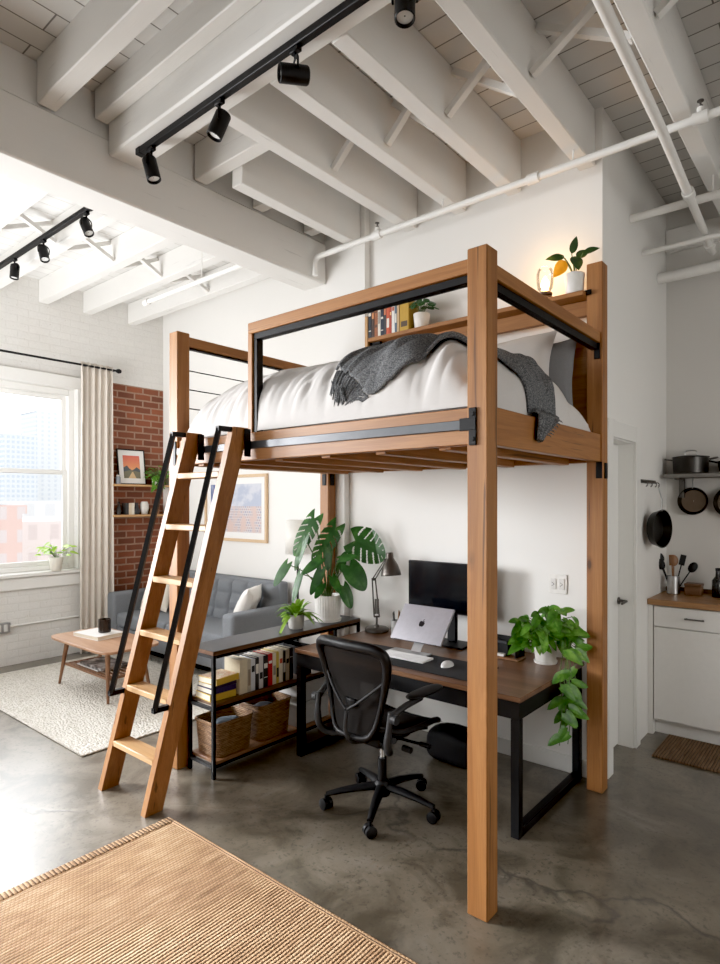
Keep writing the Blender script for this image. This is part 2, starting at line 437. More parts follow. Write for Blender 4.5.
# ================================================================== SETTING
struct(B(XL-.3, XR+.2, YF-.2, YK+.2, -.1, 0).build('floor', FLOOR), 'polished brown grey concrete floor with stains and fine cracks')
mc = MB(); mc.box(-3.45, XR+.2, 1.9, YK+.2, ZC, ZC+.1, mi=0); mc.box(-3.45, XR+.2, YF-.2, 1.9, ZC, ZC+.1, mi=1); mc.box(XL-.3, -3.45, YF-.2, YV+.2, ZC, ZC+.1, mi=2)
struct(mc.build('ceiling', [planks('ceiling_boards_x', 0, .15), planks('ceiling_boards_y', 1, .15), planks('living_ceiling_boards', 1, .15, (.78, .77, .745), (.52, .50, .47, 1))]), 'white painted plank ceiling')
struct(B(-3.42, XD, YW, 3.779, 0, ZC).build('wall_back', WALL), 'white plaster wall behind the desk')
struct(MB().box(-3.42, -3.16, 3.597, YW-.001, 0, 2.0).box(-3.42, -2.95, 3.597, YW-.001, 2.0, ZC).build('wall_pier', WALL), 'shallow white wall pier under the ceiling beam')
struct(B(-3.42, -3.30, 3.78, YV-.001, 0, ZC).build('wall_return', WALL))
struct(B(XL-.15, -3.30, YV, YV+.14, 0, ZC).build('wall_living', WALL), 'white plaster wall behind the sofa')
mw = MB(); mw.box(XD-.099, XD, 3.7795, 3.79, 0, ZC); mw.box(XD-.099, XD, 4.31, YK, 0, ZC); mw.box(XD-.099, XD, 3.79, 4.31, 2.07, ZC)
struct(mw.build('wall_right', WALL), 'white wall with the narrow door')
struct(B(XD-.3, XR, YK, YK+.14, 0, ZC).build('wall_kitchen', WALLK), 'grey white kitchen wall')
struct(B(XR, XR+.14, YF, YK, 0, ZC).build('wall_east', WALL))
struct(B(XL, XR, YF-.14, YF, 0, ZC).build('wall_front', WALL))
# left wall, window openings
W1 = (1.35, 3.10, .93, 2.90); W2 = (-1.7, .55, .93, 2.90)
wl = MB()
for a, b in ((YF, W2[0]), (W2[1], W1[0])): wl.box(XL-.25, XL, a, b, 0, ZC)
for w in (W1, W2):
    wl.box(XL-.25, XL, w[0], w[1], 0, w[2]); wl.box(XL-.25, XL, w[0], w[1], w[3], ZC)
wl.box(XL-.25, XL, 3.10, 3.36, 0, ZC)
wl.box(XL-.25, XL, 3.36, YV, 3.04, ZC)
wl.box(XL-.25, XL, 3.36, YV, 0, 3.04, mi=1)
struct(wl.build('wall_left', [BRICKW, BRICKR]), 'brick wall with the window, white painted except one bare red patch')

def window(name, w, label):
    y0, y1, z0, z1 = w
    r = bpy.data.objects.new(name, None); C.objects.link(r); r.location = (XL-.1, (y0+y1)/2, z0); ORG[r.name] = Vector(r.location); struct(r, label)
    fr = MB(); x0, x1 = XL-.16, XL-.06
    fr.box(x0, x1, y0, y0+.06, z0, z1, .006); fr.box(x0, x1, y1-.06, y1, z0, z1, .006)
    fr.box(x0, x1, y0+.06, y1-.06, z0, z0+.05, .006); fr.box(x0, x1, y0+.06, y1-.06, z1-.07, z1, .006)
    fr.build('window_frame', WTRIM, r)
    zm = z0+(z1-z0)*.535
    for nm, xa, za, zb in (('lower_sash', XL-.10, z0+.05, zm+.025), ('upper_sash', XL-.135, zm-.02, z1-.07)):
        sm = MB(); a, b = y0+.06, y1-.06
        sm.box(xa-.03, xa, a, a+.045, za, zb, .004); sm.box(xa-.03, xa, b-.045, b, za, zb, .004)
        sm.box(xa-.03, xa, a+.045, b-.045, za, za+.05, .004); sm.box(xa-.03, xa, a+.045, b-.045, zb-.045, zb, .004)
        so = sm.build(nm, WTRIM, r)
        B(xa-.018, xa-.012, a+.045, b-.045, za+.05, zb-.045).build('pane', GLASS, so)
    cs = MB()
    cs.box(XL+.001, XL+.022, y0-.09, y0-.002, z0, z1+.002, .003); cs.box(XL+.001, XL+.022, y1+.002, y1+.09, z0, z1+.002, .003)
    cs.box(XL+.001, XL+.03, y0-.10, y1+.10, z1+.003, z1+.13, .004)
    cs.build('window_casing', WTRIM, r)
    B(XL-.05, XL+.06, y0-.10, y1+.06, z0-.045, z0-.003, .008).build('window_sill', WTRIM, r)
    B(XL+.001, XL+.03, y0-.07, y1+.07, z0-.17, z0-.046, .004).build('apron', WTRIM, r)
    return r
window('window_1', W1, 'white double hung sash window above the living rug')
window('window_2', W2, 'second white double hung sash window further along the brick wall')

# door and trims
d = bpy.data.objects.new('door_1', None); C.objects.link(d); d.location = (XD-.11, 3.790, 0); ORG[d.name] = Vector(d.location); struct(d, 'narrow white flush door set back in its frame')
B(XD-.13, XD-.095, 3.815, 4.285, .012, 2.045, .003).build('door_panel', WTRIM, d)
hd = MB(); hd.cyl((XD-.095, 4.280, .985), (XD-.085, 4.280, .985), .024, 16); hd.cyl((XD-.085, 4.280, .985), (XD-.04, 4.280, .985), .009, 10); hd.tube([(XD-.042, 4.280, .985), (XD-.04, 4.215, .983), (XD-.04, 4.175, .98)], [.009, .009, .007], 10)
hd.build('door_handle', DSTEEL, d)
jm = MB(); jm.box(XD-.14, XD+.001, 3.791, 3.812, 0, 2.069); jm.box(XD-.14, XD+.001, 4.288, 4.309, 0, 2.069); jm.box(XD-.14, XD+.001, 3.812, 4.288, 2.048, 2.069)
jm.build('door_jamb', WTRIM, d)
cm = MB(); cm.box(XD+.001, XD+.02, 3.710, 3.805, 0, 2.16, .003); cm.box(XD+.001, XD+.02, 4.295, 4.390, 0, 2.16, .003); cm.box(XD+.001, XD+.02, 3.805, 4.295, 2.055, 2.16, .003)
cm.build('door_casing', WTRIM, d)
struct(B(-2.945, XD-.001, YW-.016, YW-.001, 0, .105, .003).build('baseboard_back', WTRIM), 'white baseboard under the desk')
struct(B(XL+.02, -3.43, YV-.016, YV-.001, 0, .105, .003).build('baseboard_living', WTRIM))
struct(B(XD+.001, XD+.016, YW, 3.708, 0, .105, .003).build('baseboard_right', WTRIM))

# ceiling beam and joists
struct(B(-3.60, -3.35, YF, 3.594, 3.43, 3.758, .012).build('ceiling_beam', TIM[1]), 'deep white painted beam dividing the ceiling')
hb = MB(); hb.box(-3.345, XR, 1.74, 1.94, 3.655, ZC-.002, .01)
struct(hb.build('ceiling_beam', TIM[0]), 'white painted cross beam carrying the black light track')
struct(B(-3.345, XR, 1.66, 1.738, 3.83, ZC-.002, .006).build('trim_1', TIM[0]), 'white ledger board on the cross beam')
YJ = [(-2.5, 1.942), (-2.09, 1.942), (-1.69, 1.942), (-1.22, 1.942), (-.67, 1.942), (-.14, 1.942), (.40, 1.942), (.94, 1.942), (1.48, 1.942), (2.02, 1.942)]
for x, y in YJ:
    ye = YW-.002 if x <= -1.2 else YK-.002
    struct(B(x-.095, x, y, ye, 3.66, ZC-.002, .006).build('ceiling_joist', TIM[1]))
struct(B(-3.09, -2.99, 2.43, 3.595, 3.66, ZC-.002, .006).build('ceiling_joist', TIM[1]))
for y, xe in ((2.33, -2.60), (2.82, -3.092), (3.33, -3.092)):
    struct(B(-3.35, xe, y, y+.095, 3.762, ZC-.002, .006).build('ceiling_joist', TIM[0]))
for y in (1.35, .82, .29, -.24, -.77, -1.3, -1.83):
    struct(B(-3.348, XR, y, y+.10, 3.762, ZC-.002, .006).build('ceiling_joist', TIM[0]))
LJ = [3.70, 3.17, 2.70, 2.20, 1.70, 1.20, .70, .2, -.3, -.8, -1.3, -1.8]
for y in LJ:
    struct(B(XL+.002, -3.602, y, y+.10, 3.762, ZC-.002, .006).build('ceiling_joist', TIM[0]))
struct(B(-3.40, -3.37, YF, 3.594, 3.7585, ZC-.002).build('trim_4', TIM[1]), 'white blocking boards on top of the ceiling beam')
# cross bridging
def brace(p0, p1): return struct(MB().bar(p0, p1, .038, .032, (0,0,1)).build('joist_brace', TIM[0]))
xs = [x for x, _ in YJ]
for a, b in zip(xs[:-1], xs[1:]):
    if a > 1.2: break
    x0, x1 = a+.008, b-.103
    for yy in (2.74,):
        brace((x0, yy, 3.70), (x1, yy, 3.965)); brace((x0, yy+.07, 3.965), (x1, yy+.07, 3.70))
for (y0, y1) in ((3.27, 3.70), (2.80, 3.17), (2.30, 2.70), (1.8, 2.2)):
    for xx in (-5.15,):
        brace((xx, y0+.006, 3.79), (xx, y1-.006, 3.965)); brace((xx+.07, y0+.006, 3.965), (xx+.07, y1-.006, 3.79))

# ================================================================== PIPES
def pipe(label, pts, r, sprinklers=(), couplings=(), hangers=()):
    o = MB(); o.tube(pts, r, 12); t = thing('sprinkler_pipe', label, 'pipe', pts[0], group=None)
    o.build('pipe_run', WHITEP, t)
    for p, axis in couplings:
        q = Vector(p); a = Vector(axis)*.035; MB().cyl(q-a, q+a, r*1.45, 12).build('coupling', WHITEP, t)
    for p, zt_ in hangers:
        MB().cyl(p, (p[0], p[1], zt_), .005, 6).build('hanger', WHITEP, t)
    for p in sprinklers:
        q = Vector(p)
        h = MB(); h.cyl(q, q+Vector((0,0,r+.03)), r*.8, 10); h.build('fitting', WHITEP, t)
        MB().lathe([(.008, 0), (.012, .01), (.005, .012), (.005, .03), (.016, .032), (.016, .036)], (q.x, q.y, q.z+r+.03), 12).build('sprinkler_head', DSTEEL, t)
    return t
def elbow(p, a, b, r=.05, n=5):
    p = Vector(p); a = Vector(a).normalized(); b = Vector(b).normalized(); A = p+a*r; Bq = p+b*r
    return [tuple((1-t)**2*A+2*t*(1-t)*p+t*t*Bq) for t in [i/n for i in range(n+1)]]
pipe('long white sprinkler pipe along the wall above the bed, turning down at the beam',
     [(-3.30, 3.41, 3.44)]+elbow((-3.30, 3.41, 3.58), (0,0,-1), (1,0,0))+[(2.598, 3.41, 3.58)], .021,
     [(-2.68, 3.41, 3.58), (-.62, 3.41, 3.58)], hangers=[((-2.13, 3.41, 3.58), 3.661), ((-1.26, 3.41, 3.58), 3.661)], couplings=[((-2.68, 3.41, 3.58), (1,0,0)), ((-.62, 3.41, 3.58), (1,0,0)), ((-1.5, 3.41, 3.58), (1,0,0))])
pipe('white pipe running toward the kitchen wall, crossing under the long sprinkler pipe',
     [(-.73, 1.95, 3.50)]+[(-.76, 3.2, 3.50), (-.83, 5.0, 3.47)], .024, (), [((-.79, 4.0, 3.488), (-.04,1,0)), ((-.825, 4.85, 3.472), (-.04,1,0))])
pipe('white pipe leaving the door wall, first of three in the kitchen', [(-1.178, 4.22, 3.535), (2.598, 4.22, 3.535)], .026, hangers=[((-.70, 4.22, 3.535), 3.661), ((.35, 4.22, 3.535), 3.661)])
pipe('thin white pipe leaving the door wall, second of three in the kitchen', [(-1.178, 4.5, 3.395), (2.598, 4.5, 3.395)], .017, hangers=[((-.18, 4.5, 3.395), 3.661)])
pipe('thick white pipe near the kitchen wall, lowest of the three there', [(-1.178, 4.93, 3.34), (2.598, 4.93, 3.34)], .04, hangers=[((-.18, 4.93, 3.34), 3.661)])
pipe('short white capped pipe under the joists over the sofa', [(-5.25, 3.1, 3.56), (-3.602, 3.1, 3.56)], .022, (), [((-5.22, 3.1, 3.56), (1,0,0))], [((-4.35, 3.1, 3.56), 3.999)])
struct(B(XD+.002, XR-.01, YK-.04, YK-.002, 3.60, 3.78, .006).build('trim_3', TIM[0]), 'painted board along the top of the kitchen wall')

# ================================================================== TRACK LIGHTS
LENS = plain('lamp_lens', (.72, .72, .70), .2)
def track(label, x0, x1, y, z):
    t = thing('lighting_track', label, 'light track', (x0, y, z))
    B(x0, x1, y-.018, y+.018, z, z+.036, .003).build('rail', BLK, t)
    B(x0-.012, x0+.03, y-.021, y+.021, z-.002, z+.036, .003).build('end_cap', BLK, t)
    B(x1-.03, x1+.012, y-.021, y+.021, z-.002, z+.036, .003).build('end_cap', BLK, t)
    return t
t1 = track('long black track on the cross beam above the loft bed', -3.14, 1.2, 1.82, 3.617)
t2 = track('short black track hanging under the bright living room joists', -6.3, -4.2, 2.06, 3.735)
def spot(x, y, z, dr, label, group, s=1.0):
    t = thing('track_spotlight', label, 'spotlight', (x, y, z), group=group)
    a = MB(); a.box(x-.03*s, x+.03*s, y-.014, y+.014, z-.022, z-.001, .003); a.cyl((x, y, z-.022), (x, y, z-.05*s), .007, 10); a.build('adapter', BLK, t)
    d = Vector(dr).normalized(); piv = Vector((x, y, z-.125*s)); M = Matrix.Translation(piv) @ look(d)
    yk = MB(); side = (M.to_3x3() @ Vector((1,0,0)))
    pts = [piv+side*.048*s, piv+side*.05*s+Vector((0,0,.05*s)), Vector((x,y,z-.05*s))+side*.02*s, Vector((x,y,z-.05*s))-side*.02*s, piv-side*.05*s+Vector((0,0,.05*s)), piv-side*.048*s]
    yk.tube(smoothpath(pts, 3), .0055*s, 6); yk.build('yoke', BLK, t)
    h = MB(); r = .042*s
    h.lathe([(.004, -.062*s), (r*.9, -.062*s), (r, -.055*s), (r, .075*s), (r*.93, .078*s), (r*.88, .078*s), (r*.8, .06*s), (.004, .06*s)], (0,0,0), 24, M, close=False); h.build('housing', BLKP, t)
    MB().lathe([(.003, .062*s), (r*.5, .064*s), (r*.80, .062*s)], (0,0,0), 20, M, close=False).build('lens', LENS, t)
    return t
spot(-3.02, 1.82, 3.617, (.25, .12, -1), 'black spotlight at the end of the long track, beside the big beam', 'spotlights on the long track', .92)
spot(-2.41, 1.82, 3.617, (-.28, -.30, -1), 'black spotlight on the long track, second from the big beam', 'spotlights on the long track', .92)
spot(-1.88, 1.82, 3.617, (-.50, -.84, -.12), 'black spotlight on the long track swung sideways, lens facing the living room', 'spotlights on the long track', .92)
spot(-1.30, 1.82, 3.617, (.1, -.15, -1), 'black spotlight on the long track nearest the photo top, pointing straight down', 'spotlights on the long track', .92)
spot(-5.55, 2.06, 3.735, (.05, -.1, -1), 'small black spotlight on the short track pointing straight down, by the window wall', 'spotlights on the short track', .85)
spot(-4.98, 2.06, 3.735, (.42, .0, -1), 'small tilted black spotlight on the short track, middle of three', 'spotlights on the short track', .85)
spot(-4.27, 2.06, 3.735, (.55, .1, -1), 'small tilted black spotlight on the end of the short track nearest the beam', 'spotlights on the short track', .85)

RI = Vector((.768, .64, 0)); TC = Vector((.64, -.768, 0)); UP = Vector((0,0,1))
# ================================================================== LOFT BED
XA, XB, YA, YB = -3.335, -1.128, 2.133, 3.59     # outer faces
bed = thing('loft_bed', 'tall oak timber loft bed with black steel straps over the desk', 'loft bed', ((XA+XB)/2, (YA+YB)/2, 0))
PW = .090
for (x, y, zt) in ((XB-PW, YA, 2.67), (XA, YA, 2.715), (XB-PW, YB-PW, 3.025), (XA, YB-PW, 2.70)):
    B(x, x+PW, y, y+PW, 0.0, zt, .004).build('post', OAK[2], bed)
ZR0, ZR1 = 1.885, 2.035
B(XA+PW, XB-PW, YA+.012, YA+.060, ZR0, ZR1, .003).build('front_rail', OAK[0], bed)
B(XA+PW, XB-PW, YB-.060, YB-.012, ZR0, ZR1, .003).build('back_rail', OAK[0], bed)
B(XB-.058, XB-.010, YA+PW, YB-PW, ZR0, ZR1+.005, .003).build('side_rail', OAK[1], bed)
B(XA+.010, XA+.058, YA+PW, YB-PW, ZR0, ZR1, .003).build('side_rail', OAK[1], bed)
for i in range(6):
    x = XA+.22+i*.345
    B(x, x+.06, YA+.062, YB-.062, 1.874, 1.93, .003).build('slat_joist', OAK[1], bed)
B(XA+.07, XB-.07, YA+.064, YB-.064, 1.932, 1.952).build('platform_board', OAKL[0], bed)
# steel strap and brackets
B(XA+.09, XB-PW-.004, YA-.004, YA+.011, 1.945, 1.985, .002).build('steel_strap', plain('grey_steel', (.075, .078, .083), .35, .6), bed)
br = MB(); br.box(XB-PW+.012, XB-PW+.045, YA-.009, YA-.0005, 1.88, 2.03, .002); br.box(XB-PW-.03, XB-PW+.044, YA-.010, YA-.001, 1.94, 1.99, .002)
for z in (1.905, 2.005): br.cyl((XB-PW+.029, YA-.014, z), (XB-PW+.029, YA-.008, z), .009, 8)
br.build('corner_bracket', BLK, bed)
br = MB(); br.box(XA+PW-.035, XA+PW-.008, YA-.009, YA-.0005, 1.88, 2.03, .002); br.build('corner_bracket', BLK, bed)
br = MB(); br.box(XB-.0005, XB+.006, YB-PW+.03, YB-PW+.075, 1.79, 1.88, .002); br.build('corner_bracket', BLK, bed)
br = MB(); br.box(XB-PW+.055, XB-PW+.09, YB-PW-.008, YB-PW-.0005, 1.79, 1.884, .002); br.build('corner_bracket', BLK, bed)
br = MB(); br.box(XA+.03, XA+.07, YB-PW-.008, YB-PW-.0005, 1.79, 1.88, .002); br.build('corner_bracket', BLK, bed)
br = MB(); br.box(XA+PW+.0005, XA+PW+.008, YB-PW+.02, YB-PW+.07, 1.79, 1.88, .002); br.build('corner_bracket', BLK, bed)
# guard rails
XG = -2.60
B(XG, XB-PW, YA+.02, YA+.085, 2.580, 2.640, .003).build('guard_rail', OAK[0], bed)
B(XG, XG+.036, YA+.02, YA+.085, ZR1+.001, 2.579, .003).build('guard_upright', OAK[2], bed)
ch = MB(); ch.box(XG+.037, XB-PW, YA+.03, YA+.075, 2.546, 2.579, .002); ch.box(XG+.037, XG+.066, YA+.03, YA+.075, ZR1+.001, 2.546, .002)
ch.build('guard_channel', BLK, bed)
B(XB-.075, XB-.012, YA+PW, YB-PW, 2.562, 2.622, .003).build('guard_rail', OAK[1], bed)
ch = MB(); ch.box(XB-.062, XB-.026, YA+PW, YB-PW-.001, 2.522, 2.561, .002); ch.box(XB-.045, XB-.012, YB-PW-.009, YB-PW-.0005, 2.47, 2.56, .002)
ch.build('guard_channel', BLK, bed)
B(XA+.02, XA+.08, YA+PW, YB-PW, 2.636, 2.696, .003).build('guard_rail', OAK[1], bed)
B(XA+.035, XA+.065, YA+PW, YB-PW, 2.623, 2.635, .001).build('guard_channel', BLK, bed)
for z in (2.49, 2.37, 2.25, 2.13):
    MB().cyl((XA+.05, YA+PW, z), (XA+.05, YB-PW, z), .004, 8).build('railing_cable', BLK, bed)
# headboard and its shelf
B(-2.80, XB-PW-.001, 3.45, YB-.001, 2.838, 2.866, .003).build('headboard_shelf', OAK[0], bed)
B(-2.80, XB-PW-.001, 3.555, YB-.002, 2.745, 2.837, .003).build('shelf_apron', OAK[0], bed)
B(-2.83, -2.801, 3.45, YB-.001, 2.6, 3.03, .003).build('shelf_end_panel', OAKL[2], bed)
B(-2.80, XB-PW-.001, 3.54, YB-.013, ZR1+.001, 2.60, .003).build('headboard', OAK[0], bed)
bk = MB(); bk.box(-2.795, -2.785, 3.47, 3.553, 2.75, 2.837, .002); bk.box(-2.784, -2.71, 3.48, 3.51, 2.816, 2.837, .002); bk.build('shelf_bracket', BLK, bed)
B(XB-PW-.02, XB-PW+.03, YB-PW-.007, YB-PW-.0005, 2.845, 2.875, .002).build('shelf_bracket', BLK, bed)

# mattress hidden under duvet
tag(B(XA+.075, XB-.075, YA+.075, 3.53, 1.954, 2.12, .04, seg=3).build('mattress', LINEN), 'thick white mattress on the loft bed platform', 'mattress')
DX0, DX1, DY0, DY1 = -3.225, -1.175, 2.165, 3.46
def duvet_z(x, y, wr=True):
    xn = (x-(DX0+DX1)/2)/((DX1-DX0)/2); yn = (y-(DY0+DY1)/2)/((DY1-DY0)/2)
    S = max(0, 1-abs(xn)**(9 if xn < 0 else 5))**.5*max(0, 1-abs(yn)**3.0)**.5
    z = 2.045+.425*S
    if wr:
        e = min(1, (1-S)*1.6+.25)
        n = (abs(noise.noise(Vector((x*6+y*2.2, y*2.0, 3))))-.2)*.075+(abs(noise.noise(Vector((x*14-y*3, y*3.5, 9))))-.2)*.035+noise.noise(Vector((x*2, y*2, 1)))*.04
        z += n*e*min(1, S*4)
    return z
dv = MB()
def dfn(u, v):
    a = sin((u-.5)*pi); b = sin((v-.5)*pi)
    a = .45*a+.55*(u-.5)*2; b = .6*b+.4*(v-.5)*2
    x = (DX0+DX1)/2+a*(DX1-DX0)/2; y = (DY0+DY1)/2+b*(DY1-DY0)/2
    z = duvet_z(x, y)
    edge = max(abs(a), abs(b))
    return (x, y, max(z, 2.041))
dv.grid(dfn, 220, 120)
duv = dv.build('duvet', LINEN, smooth=80)
tag(duv, 'puffy white linen duvet with soft wrinkles on the loft bed', 'duvet')

# throw
E1 = [(-1.76, 2.174), (-1.61, 2.184), (-1.51, 2.235), (-1.44, 2.32), (-1.37, 2.43), (-1.29, 2.53), (-1.20, 2.59), (-1.145, 2.605), (-1.045, 2.595)]
E2 = [(-2.03, 2.255), (-2.04, 2.43), (-1.98, 2.66), (-1.85, 2.90), (-1.66, 3.05), (-1.45, 3.09), (-1.30, 3.04), (-1.185, 2.93), (-1.045, 2.63)]
E1 = smoothpath([(a, b, 0) for a, b in E1], 8); E2 = smoothpath([(a, b, 0) for a, b in E2], 8)
def tpos(u, v):
    f = u*(len(E1)-1); i = min(int(f), len(E1)-2); k = f-i
    p = E1[i].lerp(E1[i+1], k).lerp(E2[i].lerp(E2[i+1], k), v)
    x, y = p.x, p.y; lim = DX1+.02
    wob = .010*sin(v*22+u*5)+.008*sin(v*41+2)
    if x > lim:
        e = x-lim; z = max(duvet_z(lim-.02, y), 2.06)+.012-e*1.25; x = lim+.03+.012*sin(v*14); z = min(z, 2.10)
        if e < .015: x = lim+e*2
    else: z = duvet_z(x, y)+.016+max(0, wob)
    return Vector((x, y, z))
th = thing('throw_blanket', 'charcoal grey knitted throw with fringe draped across the white duvet', 'blanket', (-1.75, 2.7, 2.05))
tb = MB(); tb.grid(lambda u, v: tpos(u, v), 90, 40)
tb.build('blanket_cloth', THROW, th, smooth=80, mods=(('SOLIDIFY', dict(thickness=.012, offset=1)),))
fr = MB()
for i in range(46):
    v = (i+.5)/46; p = tpos(0, v); q = tpos(.03, v); d = (p-q); d.z = 0; d.normalize()
    pts = []
    L = .06+.02*random.random(); sx = random.uniform(-.25, .25)
    for k in range(5):
        f = k/4*L; xx = p.x+d.x*f+sx*f*.5; yy = p.y+d.y*f
        zz = max(duvet_z(xx, max(yy, DY0+.005)), 2.05)+.010+.004*sin(i*1.7) if yy > DY0 else p.z-.02-f*.5
        pts.append((xx, max(yy, 2.172), zz))
    fr.tube(pts, [.0045, .004, .0045, .004, .002], 5)
fr.build('fringe', THROW, th)
fr = MB()
for i in range(60):
    u = .45+.53*i/60; p = tpos(u, 1); q = tpos(u, .95); d = (p-q).normalized()
    fr.tube([p, p+d*.012+Vector((.002, 0, -.004)), p+d*.022+Vector((random.uniform(-.004, .004), 0, -.012))], [.003, .003, .0015], 4)
fr.build('fringe', THROW, th)

# pillows
def pillow_mesh(w, h, t, M, seed=0, pinch=.10, nu=26, nv=20, pattern=None):
    mb = MB()
    for sgn in (1, -1):
        def fn(u, v, s=sgn):
            a = u*2-1; b = v*2-1
            k = max(0, (1-abs(a)**2.6))**.55*max(0, (1-abs(b)**2.6))**.55
            x = a*w/2*(1-pinch*(1-b*b)*abs(a)**3); y = b*h/2*(1-pinch*(1-a*a)*abs(b)**3)
            z = s*t/2*k
            if 0.02 < k: z += s*(noise.noise(Vector((a*2+seed, b*3, s)))*.06+noise.noise(Vector((a*6+seed, b*7, s)))*.025)*t*k**.5
            if pattern: z += s*pattern(a, b)*min(1, k*2)
            return (x, y, z)
        mb.grid(fn, nu, nv, M=M)
    return mb
def pillow(name, w, h, t, loc, rot, m, label, seed=0, pattern=None, cat='pillow', group=None):
    M = Matrix.Translation(loc) @ rot
    o = pillow_mesh(w, h, t, M, seed, pattern=pattern).build(name, m, merge=True, smooth=60)
    return tag(o, label, cat, group)
RX = lambda a: Matrix.Rotation(radians(a), 4, 'X')
RY = lambda a: Matrix.Rotation(radians(a), 4, 'Y')
RZ = lambda a: Matrix.Rotation(radians(a), 4, 'Z')
pillow('bed_pillow', .66, .44, .19, (-1.68, 3.36, 2.45), RZ(0) @ RX(66) @ RZ(4), LINEN, 'plump white bed pillow leaning on the headboard of the loft bed', 3)
pillow('bed_pillow', .42, .44, .15, (-1.47, 3.45, 2.40), RX(80), GREYP, 'dark grey pillow tucked behind the white one at the headboard', 5)

# ================================================================== things on headboard shelf
_cm = {}
def cmat(c, r=.55):
    k = (round(c[0],3), round(c[1],3), round(c[2],3), r)
    if k not in _cm: _cm[k] = plain('book_cloth', c, r, 0, .05, 60)
    return _cm[k]
PAGE = plain('paper_edge', (.72, .66, .54), .8, var=.08, scale=160)
def book(M, t, h, dp, col, label, group, band=None):
    """upright book, spine towards -Y, in a frame M: x thickness, y depth, z height"""
    loc = M.to_translation(); r = thing('book', label, 'book', tuple(loc), group=group, rot=M.to_euler())
    c = MB(); c.box(0, .003, 0, dp, 0, h, .0006); c.box(t-.003, t, 0, dp, 0, h, .0006); c.box(.0, t, -.004, .0015, 0, h, .0012)
    c.build('cover', cmat(col), r, world=False)
    B(.0031, t-.0031, .0016, dp-.004, .004, h-.004).build('pages', PAGE, r, world=False)
    if band:
        k = MB()
        for (a, b) in band[1]: k.box(t*.14, t*.86, -.0048, -.0038, h*a, h*b)
        k.build('spine_band', cmat(band[0]), r, world=False)
    return r
W_ = (.75, .72, .65); K_ = (.018, .018, .022)
hs = [  # thickness, height, colour, label, band
 (.030, .225, (.02, .025, .035), 'near black book first at the end panel of the headboard shelf', (W_, [(.2, .23), (.7, .8)])),
 (.026, .222, (.055, .028, .02), 'dark brown book second on the headboard shelf', ((.5,.2,.08), [(.6, .8)])),
 (.030, .215, (.30, .105, .045), 'rust brown book third on the headboard shelf', ((.1,.05,.03), [(.3, .4), (.8, .84)])),
 (.024, .218, (.70, .66, .58), 'cream spined book between the rust and navy books on the headboard shelf', ((.3,.28,.25), [(.4, .8)])),
 (.028, .212, (.016, .025, .045), 'dark navy book with pale band on the headboard shelf', (W_, [(.55, .62), (.15, .18)])),
 (.022, .216, (.05, .05, .055), 'slim charcoal book beside the red one on the headboard shelf', ((.6,.2,.1), [(.65, .85)])),
 (.030, .220, (.55, .10, .045), 'bright orange red book on the headboard shelf', (W_, [(.2, .5)])),
 (.016, .214, (.40, .06, .035), 'slim dark red book on the headboard shelf', ((.8,.5,.2), [(.6, .7)])),
 (.026, .222, (.74, .72, .68), 'white spined book right of the red ones on the headboard shelf', ((.4,.1,.06), [(.7, .82)])),
 (.018, .218, (.10, .14, .19), 'slim blue grey book on the headboard shelf', (W_, [(.3, .6)])),
 (.020, .220, (.52, .36, .20), 'tan book next to the mustard one on the headboard shelf', None),
]
x = -2.797; ZS = 2.8665
for t, h, c, lab, bd in hs:
    book(Matrix.Translation((x, 3.456, ZS)), t, h, .128, c, lab, 'books on the headboard shelf', bd); x += t+.0012
book(Matrix.Translation((x+.004, 3.456, ZS)), .075, .215, .128, (.46, .27, .035), 'thick mustard yellow book at the plant end of the headboard shelf', 'books on the headboard shelf', ((.08,.05,.03), [(.12, .3)]))
x_end = x

def pot(parent, c, r0, r1, h, m, saucer=False, ribs=0, soil=True, name='pot'):
    p = [(r0*.9, 0), (r0, .006), (r0+(r1-r0)*.5, h*.5), (r1, h-.004), (r1-.002, h), (r1-.008, h), (r1-.010, h*.82), (.004, h*.82)]
    mb = MB(); mb.lathe(p, c, 28); mb.build(name, m, parent)
    if soil: MB().lathe([(.003, h*.86), (r1*.5, h*.87), (r1-.012, h*.84)], c, 20, close=False).build('soil', SOIL, parent)
    if saucer: MB().lathe([(r0*.9, 0), (r0*1.12, .001), (r0*1.18, .016), (r0*1.14, .016), (r0*1.08, .006), (.003, .006)], (c[0], c[1], c[2]-.0), 28).build('saucer', m, parent)
# pilea
c = (-2.365, 3.512, ZS); p = thing('potted_pilea', 'small round leaved plant in pale pot beside the headboard shelf books', 'plant', c)
pot(p, c, .048, .058, .105, plain('cream_pot', (.74, .70, .64), .5))
st = MB(); lf = MB(); rg = random.Random(4)
for i in range(17):
    a = i*2.4; rr = .02+.085*sqrt((i+1)/17); top = Vector((c[0]+rr*cos(a), c[1]+rr*sin(a)*.8, c[2]+.105+.10*(1-(rr/.12)**2)+.02*rg.random()))
    st.tube(smoothpath([(c[0], c[1], c[2]+.09), (c[0]+.5*rr*cos(a), c[1]+.4*rr*sin(a), c[2]+.16), top], 3), .0016, 5)
    nrm = Vector((cos(a)*.55, sin(a)*.55-.45, .75)); M = Matrix.Translation(top) @ look(nrm); R = rg.uniform(.022, .031)
    lf.lathe([(.001, -.003), (R*.5, .001), (R*.9, .0), (R, -.004)], (0,0,0), 14, M, close=False)
st.build('stems', STEM, p); lf.build('foliage', LEAF_D, p, smooth=80)
